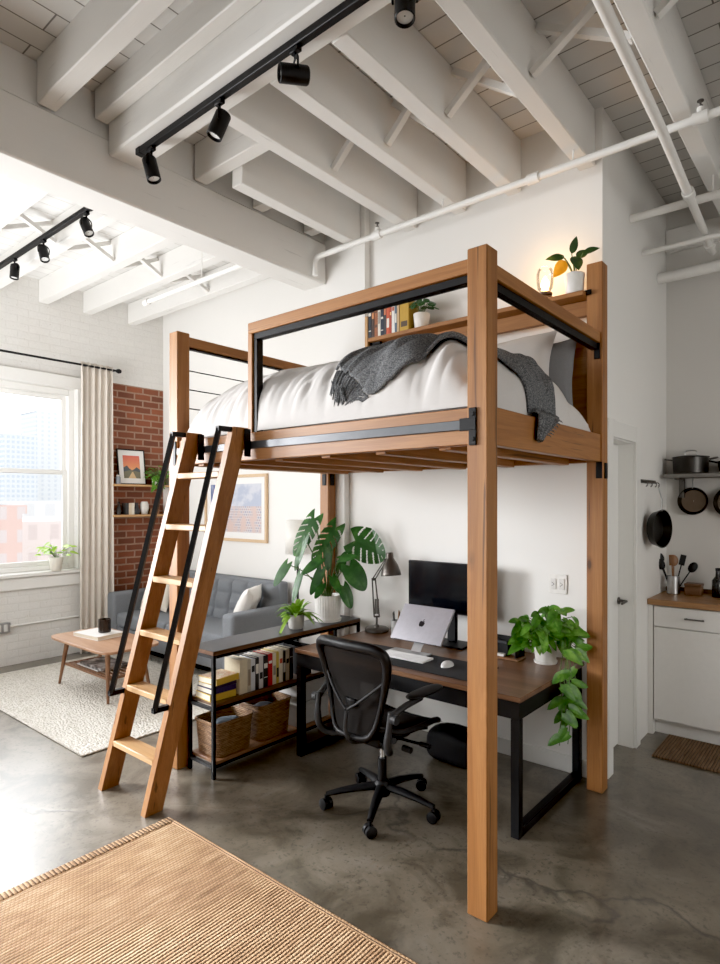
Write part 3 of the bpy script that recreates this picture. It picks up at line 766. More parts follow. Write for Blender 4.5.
# candle lamp
c = (-1.47, 3.512, ZS); p = thing('glass_lamp', 'small glowing glass globe lamp on round wooden base on headboard shelf', 'lamp', c)
MB().lathe([(.035, 0), (.055, .002), (.057, .012), (.052, .020), (.036, .023), (.032, .032), (.042, .036), (.044, .048), (.034, .056), (.003, .056)], c, 24).build('base', WAL[2], p)
g = MB(); g.lathe([(.030, .057), (.044, .08), (.050, .115), (.050, .165), (.042, .195), (.030, .205)], c, 24, close=False); g.build('glass_shade', GLASS, p)
MB().lathe([(.003, .060), (.012, .066), (.024, .095), (.022, .12), (.010, .145), (.002, .155)], c, 14).build('bulb', emis('warm_glow', (1, .50, .15), 30), p)
# rubber plant
c = (-1.292, 3.512, ZS); p = thing('potted_rubber_plant', 'dark leaved plant with one yellow leaf in white pot by the bed post', 'plant', c)
pot(p, c, .05, .058, .122, WHITE_CER)
st = MB(); lf = MB(); ly = MB()
tops = [((-.05, -.02, .225), (-1, -.1, .25), .095, .042), ((-.02, .01, .25), (.25, .05, 1), .10, .035), ((.01, -.02, .22), (.15, -.2, -.35), .105, .055), ((.05, .0, .235), (1, 0, .12), .085, .034), ((-.06, -.03, .235), (-1, -.3, .05), .085, .035), ((.0, .03, .23), (.5, .5, .5), .085, .04)]
for (o, d, L, W) in tops:
    b = Vector(c)+Vector(o); st.tube(smoothpath([(c[0], c[1], c[2]+.1), Vector(c)+Vector((o[0]*.4, o[1]*.4, o[2]*.75)), b], 3), .003, 6)
    leaf(lf, b, d, L*1.15, W*1.35, .1, .12, up=TC+UP*.35)
b = Vector(c)+Vector((-.035, -.035, .20)); st.tube([(c[0], c[1], c[2]+.1), b], .003, 6); leaf(ly, b, (-.6, -.3, -.75), .11, .075, .1, .12, up=TC)
st.build('stems', STEM, p); lf.build('foliage', LEAF_R, p, smooth=80); tagl = ly.build('leaf', LEAF_Y, p, smooth=80); tagl['label'] = 'drooping yellow leaf'

# ================================================================== LADDER
lad = thing('ladder', 'oak ladder with black tubular handrails leaning on the loft bed', 'ladder', (-3.12, 1.75, 0))
ZT = 2.055; YB0, YT0, DEP = 1.70, 2.018, .105
def stile(xb, xt):
    mb = MB()
    mb.hexa([(xb, YB0, 0.0), (xb+.042, YB0, 0), (xb+.042, YB0+DEP, 0), (xb, YB0+DEP, 0)],
            [(xt, YT0, ZT), (xt+.042, YT0, ZT), (xt+.042, YT0+DEP-.005, ZT), (xt, YT0+DEP-.005, ZT)])
    mb.build('stile', OAK[2], lad)
SL = (-3.385, -3.01); SR = (-2.925, -2.592)
stile(*SL); stile(*SR)
for z in (.29, .61, .925, 1.23, 1.53, 1.82):
    f = z/ZT; xa = SL[0]+(SL[1]-SL[0])*f+.043; xb = SR[0]+(SR[1]-SR[0])*f-.001; y = YB0+(YT0-YB0)*f
    B(xa, xb, y-.004, y+DEP-.004, z-.032, z, .004).build('tread', OAKL[0], lad)
for (a, b) in (SL, SR):
    def P(z, off):
        f = z/ZT; return (a+(b-a)*f+.021, YB0+(YT0-YB0)*f-off, z)
    hr = MB()
    w = .026
    hr.bar(P(.575, -.005), P(.575, .075+w/2), w, w); hr.bar(P(.575, .075), P(2.04, .075), w, w); hr.bar(P(2.04, .075+w/2), P(2.04, .0), w, w)
    hr.build('handrail', BLK, lad)
for xt in (SL[1], SR[1]):
    B(xt+.0425, xt+.050, 2.085, 2.128, 1.90, 2.05, .002).build('hanging_bracket', BLK, lad)

# ================================================================== SHELF UNIT (console)
SX0, SX1, SY0, SY1, SZ = -3.225, -2.96, 2.19, 3.56, .765
sh = thing('console_shelf', 'low walnut and black steel console shelf dividing desk from sofa', 'shelf', ((SX0+SX1)/2, (SY0+SY1)/2, 0))
tp = MB(); tp.box(SX0, SX1, SY0, SY1, SZ-.026, SZ-.0015, .002); tp.build('edge_board', WAL[1], sh)
B(SX0+.001, SX1-.001, SY0+.001, SY1-.001, SZ-.0014, SZ).build('top', plain('slate_laminate', (.024, .028, .034), .36), sh)
for y in (SY0+.002, SY1-.024):
    for x in (SX0+.002, SX1-.024):
        B(x, x+.022, y, y+.022, 0, SZ-.027, .002).build('leg', BLK, sh)
fm = MB()
for z in (SZ-.047, .405, .062):
    for x in (SX0+.003, SX1-.023): fm.box(x, x+.02, SY0+.025, SY1-.025, z, z+.02, .001)
    for y in (SY0+.003, SY1-.023): fm.box(SX0+.025, SX1-.025, y, y+.02, z, z+.02, .001)
fm.build('frame', BLK, sh)
B(SX0+.004, SX1-.004, SY0+.026, SY1-.026, .426, .449, .002).build('shelf_board', WAL[1], sh)
B(SX0+.004, SX1-.004, SY0+.026, SY1-.026, .083, .102, .002).build('shelf_board', WALM[1], sh)
ZM, ZB = .4497, .1027
# standing books (spines face +X)
sb = [ (.062, .215, (.62, .55, .40), 'fat cream book leaning first in the console row beside the lying stack', None),
 (.026, .205, (.44, .40, .32), 'beige paperback second in the console row', ((.25,.2,.15), [(.2, .7)])),
 (.034, .200, (.55, .57, .60), 'pale grey book third in the console row', (K_, [(.6, .8)])),
 (.030, .205, (.03, .028, .03), 'black book fourth in the console row', (W_, [(.5, .8)])),
 (.034, .208, (.58, .56, .55), 'light grey book fifth in the console row', (K_, [(.3, .5)])),
 (.040, .205, (.02, .02, .022), 'thick black book just before the red one in the console row', (W_, [(.3, .32), (.6, .75)])),
 (.038, .208, (.42, .025, .025), 'bright red book in the middle of the console row', (W_, [(.7, .78)])),
 (.030, .205, (.66, .60, .46), 'cream book right after the red one in the console row', ((.3,.25,.2), [(.3, .6)])),
 (.024, .208, (.55, .40, .08), 'yellow book in the console row', (K_, [(.2, .5)])),
 (.034, .212, (.68, .62, .50), 'ivory book between the yellow and black books in the console row', ((.5,.1,.06), [(.6, .75)])),
 (.024, .205, (.035, .03, .028), 'slim black book after the ivory one in the console row', (W_, [(.3, .6)])),
 (.032, .210, (.50, .42, .30), 'tan book next to last in the console row', (K_, [(.55, .7)])),
 (.034, .214, (.022, .022, .026), 'black book at the desk end of the console row', ((.5,.5,.5), [(.7, .72)])) ]
y = 2.412
for t, h, c, lab, bd in sb:
    book(Matrix.Translation((SX1-.032, y, ZM)) @ RZ(90), t, h, .15, c, lab, 'books standing on the console shelf', bd); y += t+.0015
# lying stack near end
z = ZM
for k, (t, c, lab, w, l) in enumerate([(.040, (.66, .45, .06), 'yellow spined book at the bottom of the lying stack', .165, .185), (.032, (.035, .03, .09), 'dark purple book second from the bottom of the lying stack', .155, .18),
      (.026, (.025, .02, .05), 'navy book third from the bottom of the lying stack', .15, .178), (.038, (.60, .40, .06), 'yellow spined book with patterned cover on top of the lying stack', .16, .182)]):
    M = Matrix.Translation((SX1-.205+.004*k, SY0+.212-.003*k, z)) @ RZ(-90+(3*k-4)) @ RX(0)
    loc = M.to_translation(); r = thing('book', lab, 'book', tuple(loc), group='books lying in a stack on the console', rot=M.to_euler())
    cvm = MB(); cvm.box(0, l, 0, w, 0, .003); cvm.box(0, l, 0, w, t-.003, t);
    cvm.box(0, l, w-.002, w+.003, 0, t, .001)
    tm = cmat(c)
    cvm.build('cover', tm, r, world=False)
    B(.003, l-.003, .003, w-.0025, .0031, t-.0031).build('pages', PAGE, r, world=False)
    if k == 3:
        tt = NT('patterned_cover'); f = tt.noise(tt.mapv(), 38, 3)
        pm = tt.fin(tt.ramp(f, [(.42, (.66, .52, .36)), (.5, (.62, .28, .16)), (.58, (.70, .62, .46))]), .5)
        B(.004, l-.004, .004, w-.004, t+.0002, t+.001).build('cover_print', pm, r, world=False)
    z += t+.0008
# baskets
def basket(x0, x1, y0, y1, h, label, content):
    cx, cy = (x0+x1)/2, (y0+y1)/2; r = thing('wicker_basket', label, 'basket', (cx, cy, ZB), group='baskets on the bottom console shelf')
    hw, hd = (x1-x0)/2, (y1-y0)/2
    def ring(a, s):
        ca, sa = cos(a), sin(a); e = .28
        return (abs(ca)**e*(1 if ca >= 0 else -1)*s*hw, abs(sa)**e*(1 if sa >= 0 else -1)*s*hd)
    def fn(u, v):
        a = 2*pi*v; s = .90+.10*u; px, py = ring(a, s); return (cx+px, cy+py, ZB+.004+u*(h-.004))
    def skip(u, v):
        a = 2*pi*v; px, py = ring(a, 1)
        return .70 < u < .86 and abs(py) < .045 and abs(px) > hw*.9
    mb = MB(); mb.grid(fn, 26, 96, skip)
    mb.build('basket_wall', WICK, r, merge=True, mods=(('SOLIDIFY', dict(thickness=.008, offset=-1)),))
    rim = MB(); rim.tube([(cx+ring(2*pi*k/96, 1)[0], cy+ring(2*pi*k/96, 1)[1], ZB+h) for k in range(96)], .008, 8, closed=True); rim.build('rim', WICK, r)
    bt = MB(); bt.prism([(cx+ring(2*pi*k/48, .9)[0], cy+ring(2*pi*k/48, .9)[1]) for k in range(48)], ZB+.001, ZB+.008); bt.build('basket_bottom', WICK, r)
    for sx in (1, -1):
        pts = [(cx+sx*(hw*.985), cy+yy, ZB+zz) for yy, zz in ((-.05, h*.69), (.05, h*.69), (.05, h*.87), (-.05, h*.87))]
        MB().tube(pts, .004, 6, closed=True).build('handle_trim', WICK, r)
    return r
basket(-3.212, -2.978, 2.225, 2.525, .205, 'woven rattan basket on the console nearest the ladder', None)
basket(-3.212, -2.978, 2.56, 2.86, .225, 'woven rattan basket on the console next to the desk leg', None)
def lump(name, loc, sz, m, label, cat, seed=0, amp=.25, group=None, rot=None):
    mb = MB()
    def fn(u, v):
        a = 2*pi*u; b = pi*(v-.5); dd = Vector((cos(a)*cos(b), sin(a)*cos(b), sin(b)))
        k = 1+amp*noise.noise(dd*1.6+Vector((seed, 0, 0)))
        p = Vector((dd.x*sz[0]*k, dd.y*sz[1]*k, dd.z*sz[2]*k))
        if rot is not None: p = rot @ p
        return (loc[0]+p.x, loc[1]+p.y, loc[2]+p.z)
    mb.grid(fn, 32, 18); o = mb.build(name, m, merge=True, smooth=60); return tag(o, label, cat, group)
lump('rolled_scarf', (-3.07, 2.36, ZB+.165), (.062, .10, .035), plain('blue_grey_felt', (.12, .15, .18), .9), 'blue grey rolled cloth lying on top of the basket nearest the ladder', 'cloth', 2)
lump('dark_cloth', (-3.10, 2.35, ZB+.07), (.07, .09, .06), plain('black_felt', (.015, .015, .018), .95), 'black cloth underneath the blue grey roll in the basket', 'cloth', 4)
lump('dark_cloth', (-3.09, 2.69, ZB+.15), (.085, .11, .055), plain('black_felt', (.015, .015, .018), .95), 'black folded cloth filling the basket next to the desk leg', 'cloth', 6)
# white boxes deeper in the console
def bin_(y0, y1, z0, h, label):
    x0, x1 = -3.19, -2.985; r = thing('storage_box', label, 'storage box', ((x0+x1)/2, (y0+y1)/2, z0), group='white boxes on the console')
    m = plain('white_box', (.55, .54, .52), .6)
    b = MB(); b.box(x0+.006, x1-.006, y0+.006, y1-.006, z0, z0+h-.022, .008, seg=2); b.build('body', m, r)
    B(x0, x1, y0, y1, z0+h-.024, z0+h, .006, seg=2).build('lid', m, r)
bin_(2.90, 3.24, ZB, .155, 'white lidded storage box at the bottom of the pair behind the chair')
bin_(2.91, 3.23, ZB+.156, .145, 'white lidded storage box on top of the pair behind the chair')
r = thing('magazine_file', 'black magazine file at the dark end of the console middle shelf', 'file', (-3.06, 3.0, ZM))
mf = MB(); mf.box(-3.17, -2.99, 2.95, 2.955, ZM, ZM+.2); mf.box(-3.17, -2.99, 3.045, 3.05, ZM, ZM+.2); mf.box(-3.17, -3.165, 2.955, 3.045, ZM, ZM+.22); mf.box(-2.995, -2.99, 2.955, 3.045, ZM, ZM+.12); mf.box(-3.165, -2.995, 2.955, 3.045, ZM, ZM+.004)
mf.build('case', BLKP, r); B(-3.16, -3.0, 2.96, 3.04, ZM+.005, ZM+.17).build('papers', plain('dark_paper', (.05, .05, .055), .8), r)

# ---- monstera
def monstera_leaf(mb, base, d, nrm, L, W, slits=True):
    base = Vector(base); base.y = min(base.y, 3.56); d = Vector(d).normalized(); nn = Vector(nrm); nn = (nn-d*nn.dot(d)).normalized(); sd = d.cross(nn)
    def hw(u): return min(1, 1.30*(u+.02)**.30*(max(0, 1-u))**.58)
    def fn(u, v):
        s = (v-.5)*2; a = abs(s); w = hw(u)*W/2
        back = -.20*L*a*max(0, 1-u/.22)
        along = L*u+back-.10*L*a*a*sin(pi*u)*0+.10*L*a*(u-.3)
        q = base+d*along+sd*(s*w)+nn*(.10*a*w-.16*w*a*a)-nn*(.10*L*u*u); q.y = min(q.y, 3.585); return q
    def skip(u, v):
        if not slits: return False
        a = abs((v-.5)*2); ph = (u-.16*a)*6.3
        fr_ = ph-math.floor(ph)
        return a > .30 and fr_ < .19 and .08 < u < .90
    mb.grid(fn, 72, 36, skip)
c = (-3.09, 3.33, SZ); p = thing('potted_monstera', 'large split leaf monstera in white ribbed pot on the console end', 'plant', c)
pm = MB(); R = .098; H_ = .195
def pf(u, v):
    a = 2*pi*v; rr = R*(.93+.07*u)+.0016*cos(a*30); return (c[0]+rr*cos(a), c[1]+rr*sin(a), c[2]+.012+u*(H_-.012))
pm.grid(pf, 6, 180); pm.lathe([(R*.98+.002, H_-.001), (R*.985-.008, H_), (R*.97-.012, H_*.85)], c, 60, close=False)
pm.build('pot', WHITE_CER, p); MB().lathe([(R*.9, 0), (R*1.02, .001), (R*1.05, .02), (R*.96, .022)], c, 40).build('saucer', WHITE_CER, p)
MB().lathe([(.003, H_*.88), (R*.9, H_*.86)], c, 24, close=False).build('soil', SOIL, p)
st = MB(); lf = MB(); top0 = Vector((c[0], c[1], c[2]+H_*.86))
# image-right = (.77,.64,0); toward camera = (.64,-.77,0)
RI = Vector((.768, .64, 0)); TC = Vector((.64, -.768, 0)); UP = Vector((0,0,1))
def ml(r_, u_, t_, dr, du, dt, L, W, slits, nr=0.0, nu_=.35, nt=1.0):
    b = Vector((c[0], c[1], c[2]))+RI*r_+UP*u_+TC*t_
    mid = top0.lerp(b, .5)+UP*.05; st.tube(smoothpath([top0+RI*r_*.08, mid, b], 5), [.006]*5+[.0045]*6, 6)
    monstera_leaf(lf, b, RI*dr+UP*du+TC*dt, RI*nr+UP*nu_+TC*nt, L, W, slits)
ml(.205, .60, -.03, .80, -.30, .05, .29, .36, True, -.1, .25, 1)
ml(.165, .42, .08, .50, -.75, .2, .20, .21, False, .1, .35, 1)
ml(.12, .27, .10, .35, -.9, .2, .16, .125, False, .2, .2, 1)
ml(.09, .47, .06, .85, .20, .3, .13, .09, False, 0, .6, .8)
ml(-.10, .77, .02, -.50, -.85, .1, .30, .20, True, -.30, .35, .9)
ml(.06, .70, .0, -.50, -.78, .2, .30, .20, True, .3, .5, .8)
ml(-.30, .43, .05, -.55, -.85, .1, .18, .105, False, -.2, .5, .9)
ml(-.05, .47, .08, -.75, -.55, .2, .16, .11, False, -.2, .5, .8)
ml(-.20, .36, .08, -.30, -.95, .2, .20, .09, False, -.5, .3, .7)
ml(-.04, .40, .12, -.35, -.9, .2, .19, .10, False, .4, .3, .8)
ml(-.17, .62, .04, -.35, -.9, 0, .24, .12, False, -.6, .2, .6)
ml(.0, .55, .06, .05, -.95, .2, .16, .09, False, .3, .4, .8)
ml(.09, .39, .02, .25, .75, .1, .13, .09, False, .1, .4, .9)
ml(-.03, .29, .12, -.35, -.6, .5, .12, .08, False, 0, .6, .8)
ml(.04, .34, .10, .4, -.7, .5, .13, .09, False, 0, .7, .6)
st.build('stems', STEM, p); lf.build('foliage', LEAF_M, p, smooth=80)
MB().cyl((c[0]-.005, c[1], top0.z), (c[0]-.02, c[1]+.02, top0.z+.42), .006, 8).build('stake', OAKL[2], p)
# ---- fern like plant
c = (-3.07, 2.98, SZ); p = thing('potted_fern', 'bright green strap leaved plant in small grey concrete pot on the console', 'plant', c)
pot(p, c, .052, .060, .100, GREYPOT); lf = MB(); rg = random.Random(3)
for i in range(42):
    a = i*2.399; el = rg.uniform(.35, 1.3); L = rg.uniform(.14, .25)
    leaf(lf, (c[0]+.015*cos(a), c[1]+.015*sin(a), c[2]+.085), (cos(a)*cos(el), sin(a)*cos(el), sin(el)), L, rg.uniform(.026, .04), rg.uniform(.45, .9)*(1.4-el*.6), .3, shape='strap', nu=9, nv=2)
lf.build('foliage', LEAF_F, p, smooth=80)

# ================================================================== DESK
QX0, QX1, QY0, QY1, QZ = -2.85, -1.275, 2.75, 3.635, .70
dk = thing('desk', 'walnut topped desk with black steel loop legs against the wall', 'desk', ((QX0+QX1)/2, (QY0+QY1)/2, 0))
B(QX0, QX1, QY0, QY1, QZ-.026, QZ, .003).build('tabletop', wood('desk_walnut', 0, (.12, .052, .024), (.19, .09, .044), (.27, .142, .076), .33, gs=6), dk)
ap = MB(); zz0, zz1 = QZ-.115, QZ-.0265
ap.box(QX0+.012, QX1-.012, QY0+.010, QY0+.030, zz0, zz1); ap.box(QX0+.012, QX1-.012, QY1-.03, QY1-.012, zz0, zz1)
ap.box(QX0+.012, QX0+.032, QY0+.03, QY1-.03, zz0, zz1); ap.box(QX1-.032, QX1-.012, QY0+.03, QY1-.03, zz0, zz1)
ap.build('apron', BLK, dk)
for x in (QX0+.011, QX1-.056):
    lg = MB(); lg.box(x, x+.045, QY0+.008, QY0+.053, 0, zz0, .002); lg.box(x, x+.045, QY1-.058, QY1-.013, 0, zz0, .002); lg.box(x, x+.045, QY0+.053, QY1-.058, .0, .045, .002)
    lg.build('loop_leg', BLK, dk)
# desk mat
tag(B(-2.52, -1.60, 2.825, 3.17, QZ+.0004, QZ+.0042, .0015).build('desk_mat', plain('black_felt_mat', (.016, .017, .02), .8)), 'black desk mat under the keyboard and mouse', 'desk mat')
ZD = QZ+.0045
# keyboard
k = thing('keyboard', 'slim white wireless keyboard on the desk mat', 'keyboard', (-2.15, 3.02, ZD))
kb = MB(); kb.hexa([(-2.31, 2.955, ZD), (-1.985, 2.955, ZD), (-1.985, 3.075, ZD), (-2.31, 3.075, ZD)], [(-2.31, 2.955, ZD+.006), (-1.985, 2.955, ZD+.006), (-1.985, 3.075, ZD+.011), (-2.31, 3.075, ZD+.011)])
kb.build('case', plain('white_plastic', (.74, .74, .74), .4), k)
KEY = plain('key_white', (.80, .80, .80), .5); km = MB()
for rI in range(5):
    for cI in range(14):
        if rI == 0 and 3 < cI < 9: continue
        x = -2.304+cI*.0224; y = 2.960+rI*.0222; z = ZD+.0062+.005*(y-2.955)/.12
        km.box(x, x+.019, y, y+.0185, z, z+.002)
km.box(-2.304+4*.0224, -2.304+9*.0224-.003, 2.960, 2.9785, ZD+.0062, ZD+.0085)
km.build('keys', KEY, k)
mo = MB()
def mfn(u, v):
    a = 2*pi*v; r_ = u; return (-1.845+.031*r_*cos(a), 3.005+.055*r_*sin(a), ZD+.001+.030*max(0, 1-r_**2.6)**.6*(1-.15*sin(a)*r_))
mo.grid(mfn, 12, 28); mo.lathe([(.001, 0), (.028, 0)], (-1.845, 3.005, ZD+.0008), 20, close=False)
tag(mo.build('computer_mouse', plain('white_plastic', (.74, .74, .74), .4), merge=True, smooth=70), 'white rounded computer mouse on the desk mat', 'mouse')
# laptop on stand
ls = thing('laptop_stand', 'silver metal stand holding the laptop up', 'laptop stand', (-2.2, 3.16, ZD))
AL = plain('aluminium', (.50, .50, .51), .35, .75)
zt = QZ+.0046
sm = MB(); sm.box(-2.335, -2.055, 3.03, 3.168, zt, zt+.006, .002); sm.build('base_plate', AL, ls)
sm = MB(); sm.bar((-2.17, 3.155, zt+.004), (-2.17, 3.215, zt+.078), .07, .006, (0,-1,.6)); sm.bar((-2.17, 3.205, zt+.070), (-2.17, 3.315, zt+.20), .12, .005, (0,-1,.6)); sm.build('arm', AL, ls)
th_ = radians(50); LW, LD = .385, .262
lt = thing('laptop', 'closed silver laptop tilted up on its stand with dark emblem on lid', 'laptop', (-2.185, 3.175, QZ+.060), rot=(th_, 0, 0))
lb = MB(); lb.box(-LW/2, LW/2, 0, LD, 0, .0085, .003, seg=2); lb.build('base', AL, lt, world=False)
lb = MB(); lb.box(-LW/2, LW/2, 0, LD, .0095, .0155, .003, seg=2); lid = lb.build('lid', plain('silver_lid', (.40, .39, .43), .42, .3), lt, world=False)
pl = [(0, -.021), (.006, -.023), (.013, -.021), (.019, -.010), (.0205, .002), (.0185, .0095), (.0145, .006), (.0135, .012), (.0155, .017), (.009, .0185), (.004, .0165), (0, .0155), (-.004, .0165), (-.009, .0185), (-.015, .0165), (-.0195, .010), (-.0205, .0), (-.018, -.012), (-.012, -.021), (-.006, -.023)]
em = MB(); em.prism(pl, .0156, .0162, Matrix.Translation((0, LD*.5, 0)))
em.prism([(.0, .0205), (.001, .026), (.005, .031), (.010, .033), (.0095, .028), (.005, .0225)], .0156, .0162, Matrix.Translation((0, LD*.5, 0)))
em.build('emblem', plain('emblem_black', (.01, .01, .012), .3), lid, world=False)
lh = MB(); lh.cyl((-LW*.42, .002, .009), (LW*.42, .002, .009), .005, 8); lh.build('hinge', plain('hinge_dark', (.05, .05, .055), .4), lt, world=False)
# monitor
mn = thing('monitor', 'black flat monitor behind the laptop with dark screen', 'monitor', (-2.13, 3.5, QZ))
mb = MB(); mb.box(-2.47, -1.84, 3.50, 3.525, .905, 1.247, .004); mb.box(-2.30, -2.0, 3.525, 3.55, .98, 1.17, .008); mb.build('housing', BLKP, mn)
B(-2.464, -1.846, 3.4985, 3.4998, .918, 1.242).build('screen', plain('dark_screen', (.006, .007, .009), .12), mn)
mb = MB(); mb.box(-2.17, -2.10, 3.53, 3.56, QZ+.012, 1.02, .006); mb.build('neck', BLKP, mn)
mb = MB(); mb.box(-2.26, -1.98, 3.40, 3.60, QZ+.0005, QZ+.012, .004); mb.build('base', BLKP, mn)
cb = MB(); cb.tube(smoothpath([(-2.06, 3.56, 1.0), (-2.04, 3.60, .9), (-1.99, 3.61, .78), (-1.93, 3.61, .705)], 6), .004, 6); cb.build('cable', plain('cable_white', (.6, .6, .6), .5), mn)
# desk lamp
BRZ = plain('bronze_grey', (.10, .088, .078), .38, .7)
lx, ly = -2.755, 3.50
la = thing('desk_lamp', 'bronze grey articulated desk lamp with cone shade on the desk', 'desk lamp', (lx, ly, QZ))
MB().lathe([(.082, 0), (.088, .004), (.088, .024), (.080, .031), (.02, .034), (.016, .05), (.003, .05)], (lx, ly, QZ), 32).build('base', BRZ, la)
el_ = Vector((lx-.02, ly-.01, 1.085)); hp = Vector((lx, ly, QZ+.11)); hd_ = Vector((lx+.085, ly-.0, 1.235))
am = MB(); am.cyl((lx, ly, QZ+.04), hp, .008, 10)
s1 = Vector((.77, .64, 0))*.021
for s_ in (1, -1): am.cyl(hp+s1*s_*.9, el_+s1*s_*.55, .0055, 8)
am.cyl(hp-s1, hp+s1, .007, 8); am.cyl(el_-s1*.8, el_+s1*.8, .010, 10); am.build('lower_arm', BRZ, la)
am = MB(); am.cyl(hp+s1*.4+Vector((0,0,.02)), hp+s1*.4+Vector((0,0,.13)), .008, 10); am.cyl(hp-s1*.4+Vector((0,0,.02)), hp-s1*.4+Vector((0,0,.13)), .008, 10); am.build('spring', DSTEEL, la)
am = MB()
for s_ in (1, -1): am.cyl(el_+s1*s_*.5, hd_+s1*s_*.35, .005, 8)
am.cyl(hd_-s1*.7, hd_+s1*.7, .009, 10); am.build('upper_arm', BRZ, la)
M = Matrix.Translation(hd_+Vector((.045, -.01, .015))) @ look((.16, -.1, -1))
shm = MB(); shm.lathe([(.004, -.042), (.024, -.04), (.027, -.03), (.027, .0), (.036, .015), (.056, .05), (.070, .10), (.073, .125), (.068, .123), (.050, .05), (.03, .02), (.003, .018)], (0,0,0), 32, M, close=False); shm.build('shade', BRZ, la)
MB().lathe([(.003, .02), (.018, .03), (.026, .06), (.02, .08), (.003, .09)], (0,0,0), 14, M).build('bulb', plain('bulb_white', (.8, .8, .76), .4), la)
# pencil cup + pens
cx, cy = -2.575, 3.50
tag(MB().lathe([(.034, 0), (.037, .003), (.037, .105), (.034, .105), (.033, .008), (.003, .008)], (cx, cy, QZ+.0005), 24).build('pencil_cup', plain('grey_cup', (.42, .41, .40), .5)), 'round grey pencil cup between lamp and laptop', 'cup')
for i, (dx, dy, cl, nm, lab) in enumerate([(-.02, .0, K_, 'pen', 'black pen in the pencil cup leaning toward the lamp'), (.012, .012, (.03, .03, .035), 'pen', 'black pen in the pencil cup standing at the back'), (.0, -.02, (.04, .035, .03), 'marker', 'thick dark marker in the pencil cup at the front'), (.02, -.006, (.32, .17, .07), 'pencil', 'brown wooden pencil in the cup leaning toward the laptop')]):
    d = Vector((dx*1.0, dy*1.0, 0)); o = MB(); o.tube([Vector((cx, cy, QZ+.012))+d*.5, Vector((cx, cy, QZ+.15+.008*i))+d*1.45, Vector((cx, cy, QZ+.16+.008*i))+d*1.5], [.0045, .0045, .002], 8)
    tag(o.build(nm, cmat(cl)), lab, 'pen', 'pens in the pencil cup')
# desk organiser
og = thing('desk_organizer', 'black desk organizer on a wooden tray behind the front post', 'organizer', (-1.70, 3.42, QZ))
B(-1.80, -1.575, 3.36, 3.475, QZ+.0005, QZ+.014, .003).build('tray', WALM[0], og)
o = MB(); o.box(-1.795, -1.58, 3.462, 3.47, QZ+.0145, QZ+.125, .002); o.box(-1.60, -1.592, 3.37, 3.46, QZ+.0145, QZ+.12, .002); o.box(-1.795, -1.66, 3.405, 3.412, QZ+.0145, QZ+.085, .002); o.box(-1.667, -1.66, 3.412, 3.462, QZ+.0145, QZ+.085, .002); o.build('divider', BLKP, og)
tag(B(-1.79, -1.675, 3.418, 3.455, QZ+.0145, QZ+.10, .002).build('notebook', plain('charcoal_cover', (.03, .03, .034), .6)), 'charcoal notebook standing inside the desk organizer', 'notebook')
tag(B(-1.655, -1.605, 3.44, 3.458, QZ+.0145, QZ+.105, .001).build('card_stack', plain('taupe_card', (.36, .32, .28), .7)), 'taupe cards standing in the desk organizer', 'cards')
tag(B(-1.79, -1.67, 3.37, 3.395, QZ+.0145, QZ+.032, .002).build('notepad', plain('white_pad', (.72, .71, .69), .6)), 'small white notepad at the front of the desk organizer', 'notepad')
# pothos
c = (-1.445, 3.46, QZ+.0005); p = thing('potted_pothos', 'trailing green pothos in white pot spilling over the desk edge', 'plant', c)
pot(p, c, .058, .072, .135, WHITE_CER, saucer=True)
st = MB(); lf = MB(); rg = random.Random(12)
base = Vector((c[0], c[1], c[2]+.115))
for i in range(105):
    rr = rg.uniform(-.17, .155); tt_ = rg.uniform(-.04, .17); uu = rg.uniform(-.03, .21)*(1-.5*abs(rr-.03)/.22)+.02
    b = base+RI*rr+TC*tt_+UP*uu
    if b.y > 3.60: b.y = 3.60
    st.tube(smoothpath([base+RI*rr*.1, base.lerp(b, .5)+UP*.05, b], 3), .0022, 5)
    d = RI*(rr*3.5+rg.uniform(-.6, .6))+TC*rg.uniform(.0, .9)+UP*rg.uniform(-.7, .5)
    L = rg.uniform(.06, .10); leaf(lf, b, d, L, L*.80, rg.uniform(.1, .45), .22, up=TC*.8+UP*.8+RI*rg.uniform(-.4, .4), shape='heart', nu=7, nv=4)
for vi, (rx, zend) in enumerate([(.16, .36), (.20, .42), (.13, .52), (.22, .47), (.185, .33), (.24, .56)]):
    P = [base, base+RI*rx*.6+TC*.06+UP*.08, Vector((QX1+.035+.012*(vi % 3), 3.16+.03*vi, QZ+.04)), Vector((QX1+.045+.01*(vi % 3), 3.16+.03*vi, QZ-.12)), Vector((QX1+.04+.014*(vi % 2), 3.14+.03*vi, zend))]
    pp = smoothpath(P, 7); st.tube(pp, .0024, 5)
    for j in range(8, len(pp), 3):
        if rg.random() < .12: continue
        b = pp[j]; sg = 1 if (j//3) % 2 else -1
        d = RI*(.9*sg+rg.uniform(-.3, .3))+TC*rg.uniform(.0, .5)+UP*rg.uniform(-.9, .1)
        L = rg.uniform(.06, .095); leaf(lf, b+TC*.008, d, L, L*.80, .3, .2, up=TC+UP*.6, shape='heart', nu=7, nv=4)
st.build('stems', STEM, p); lf.build('foliage', LEAF_P, p, smooth=80)
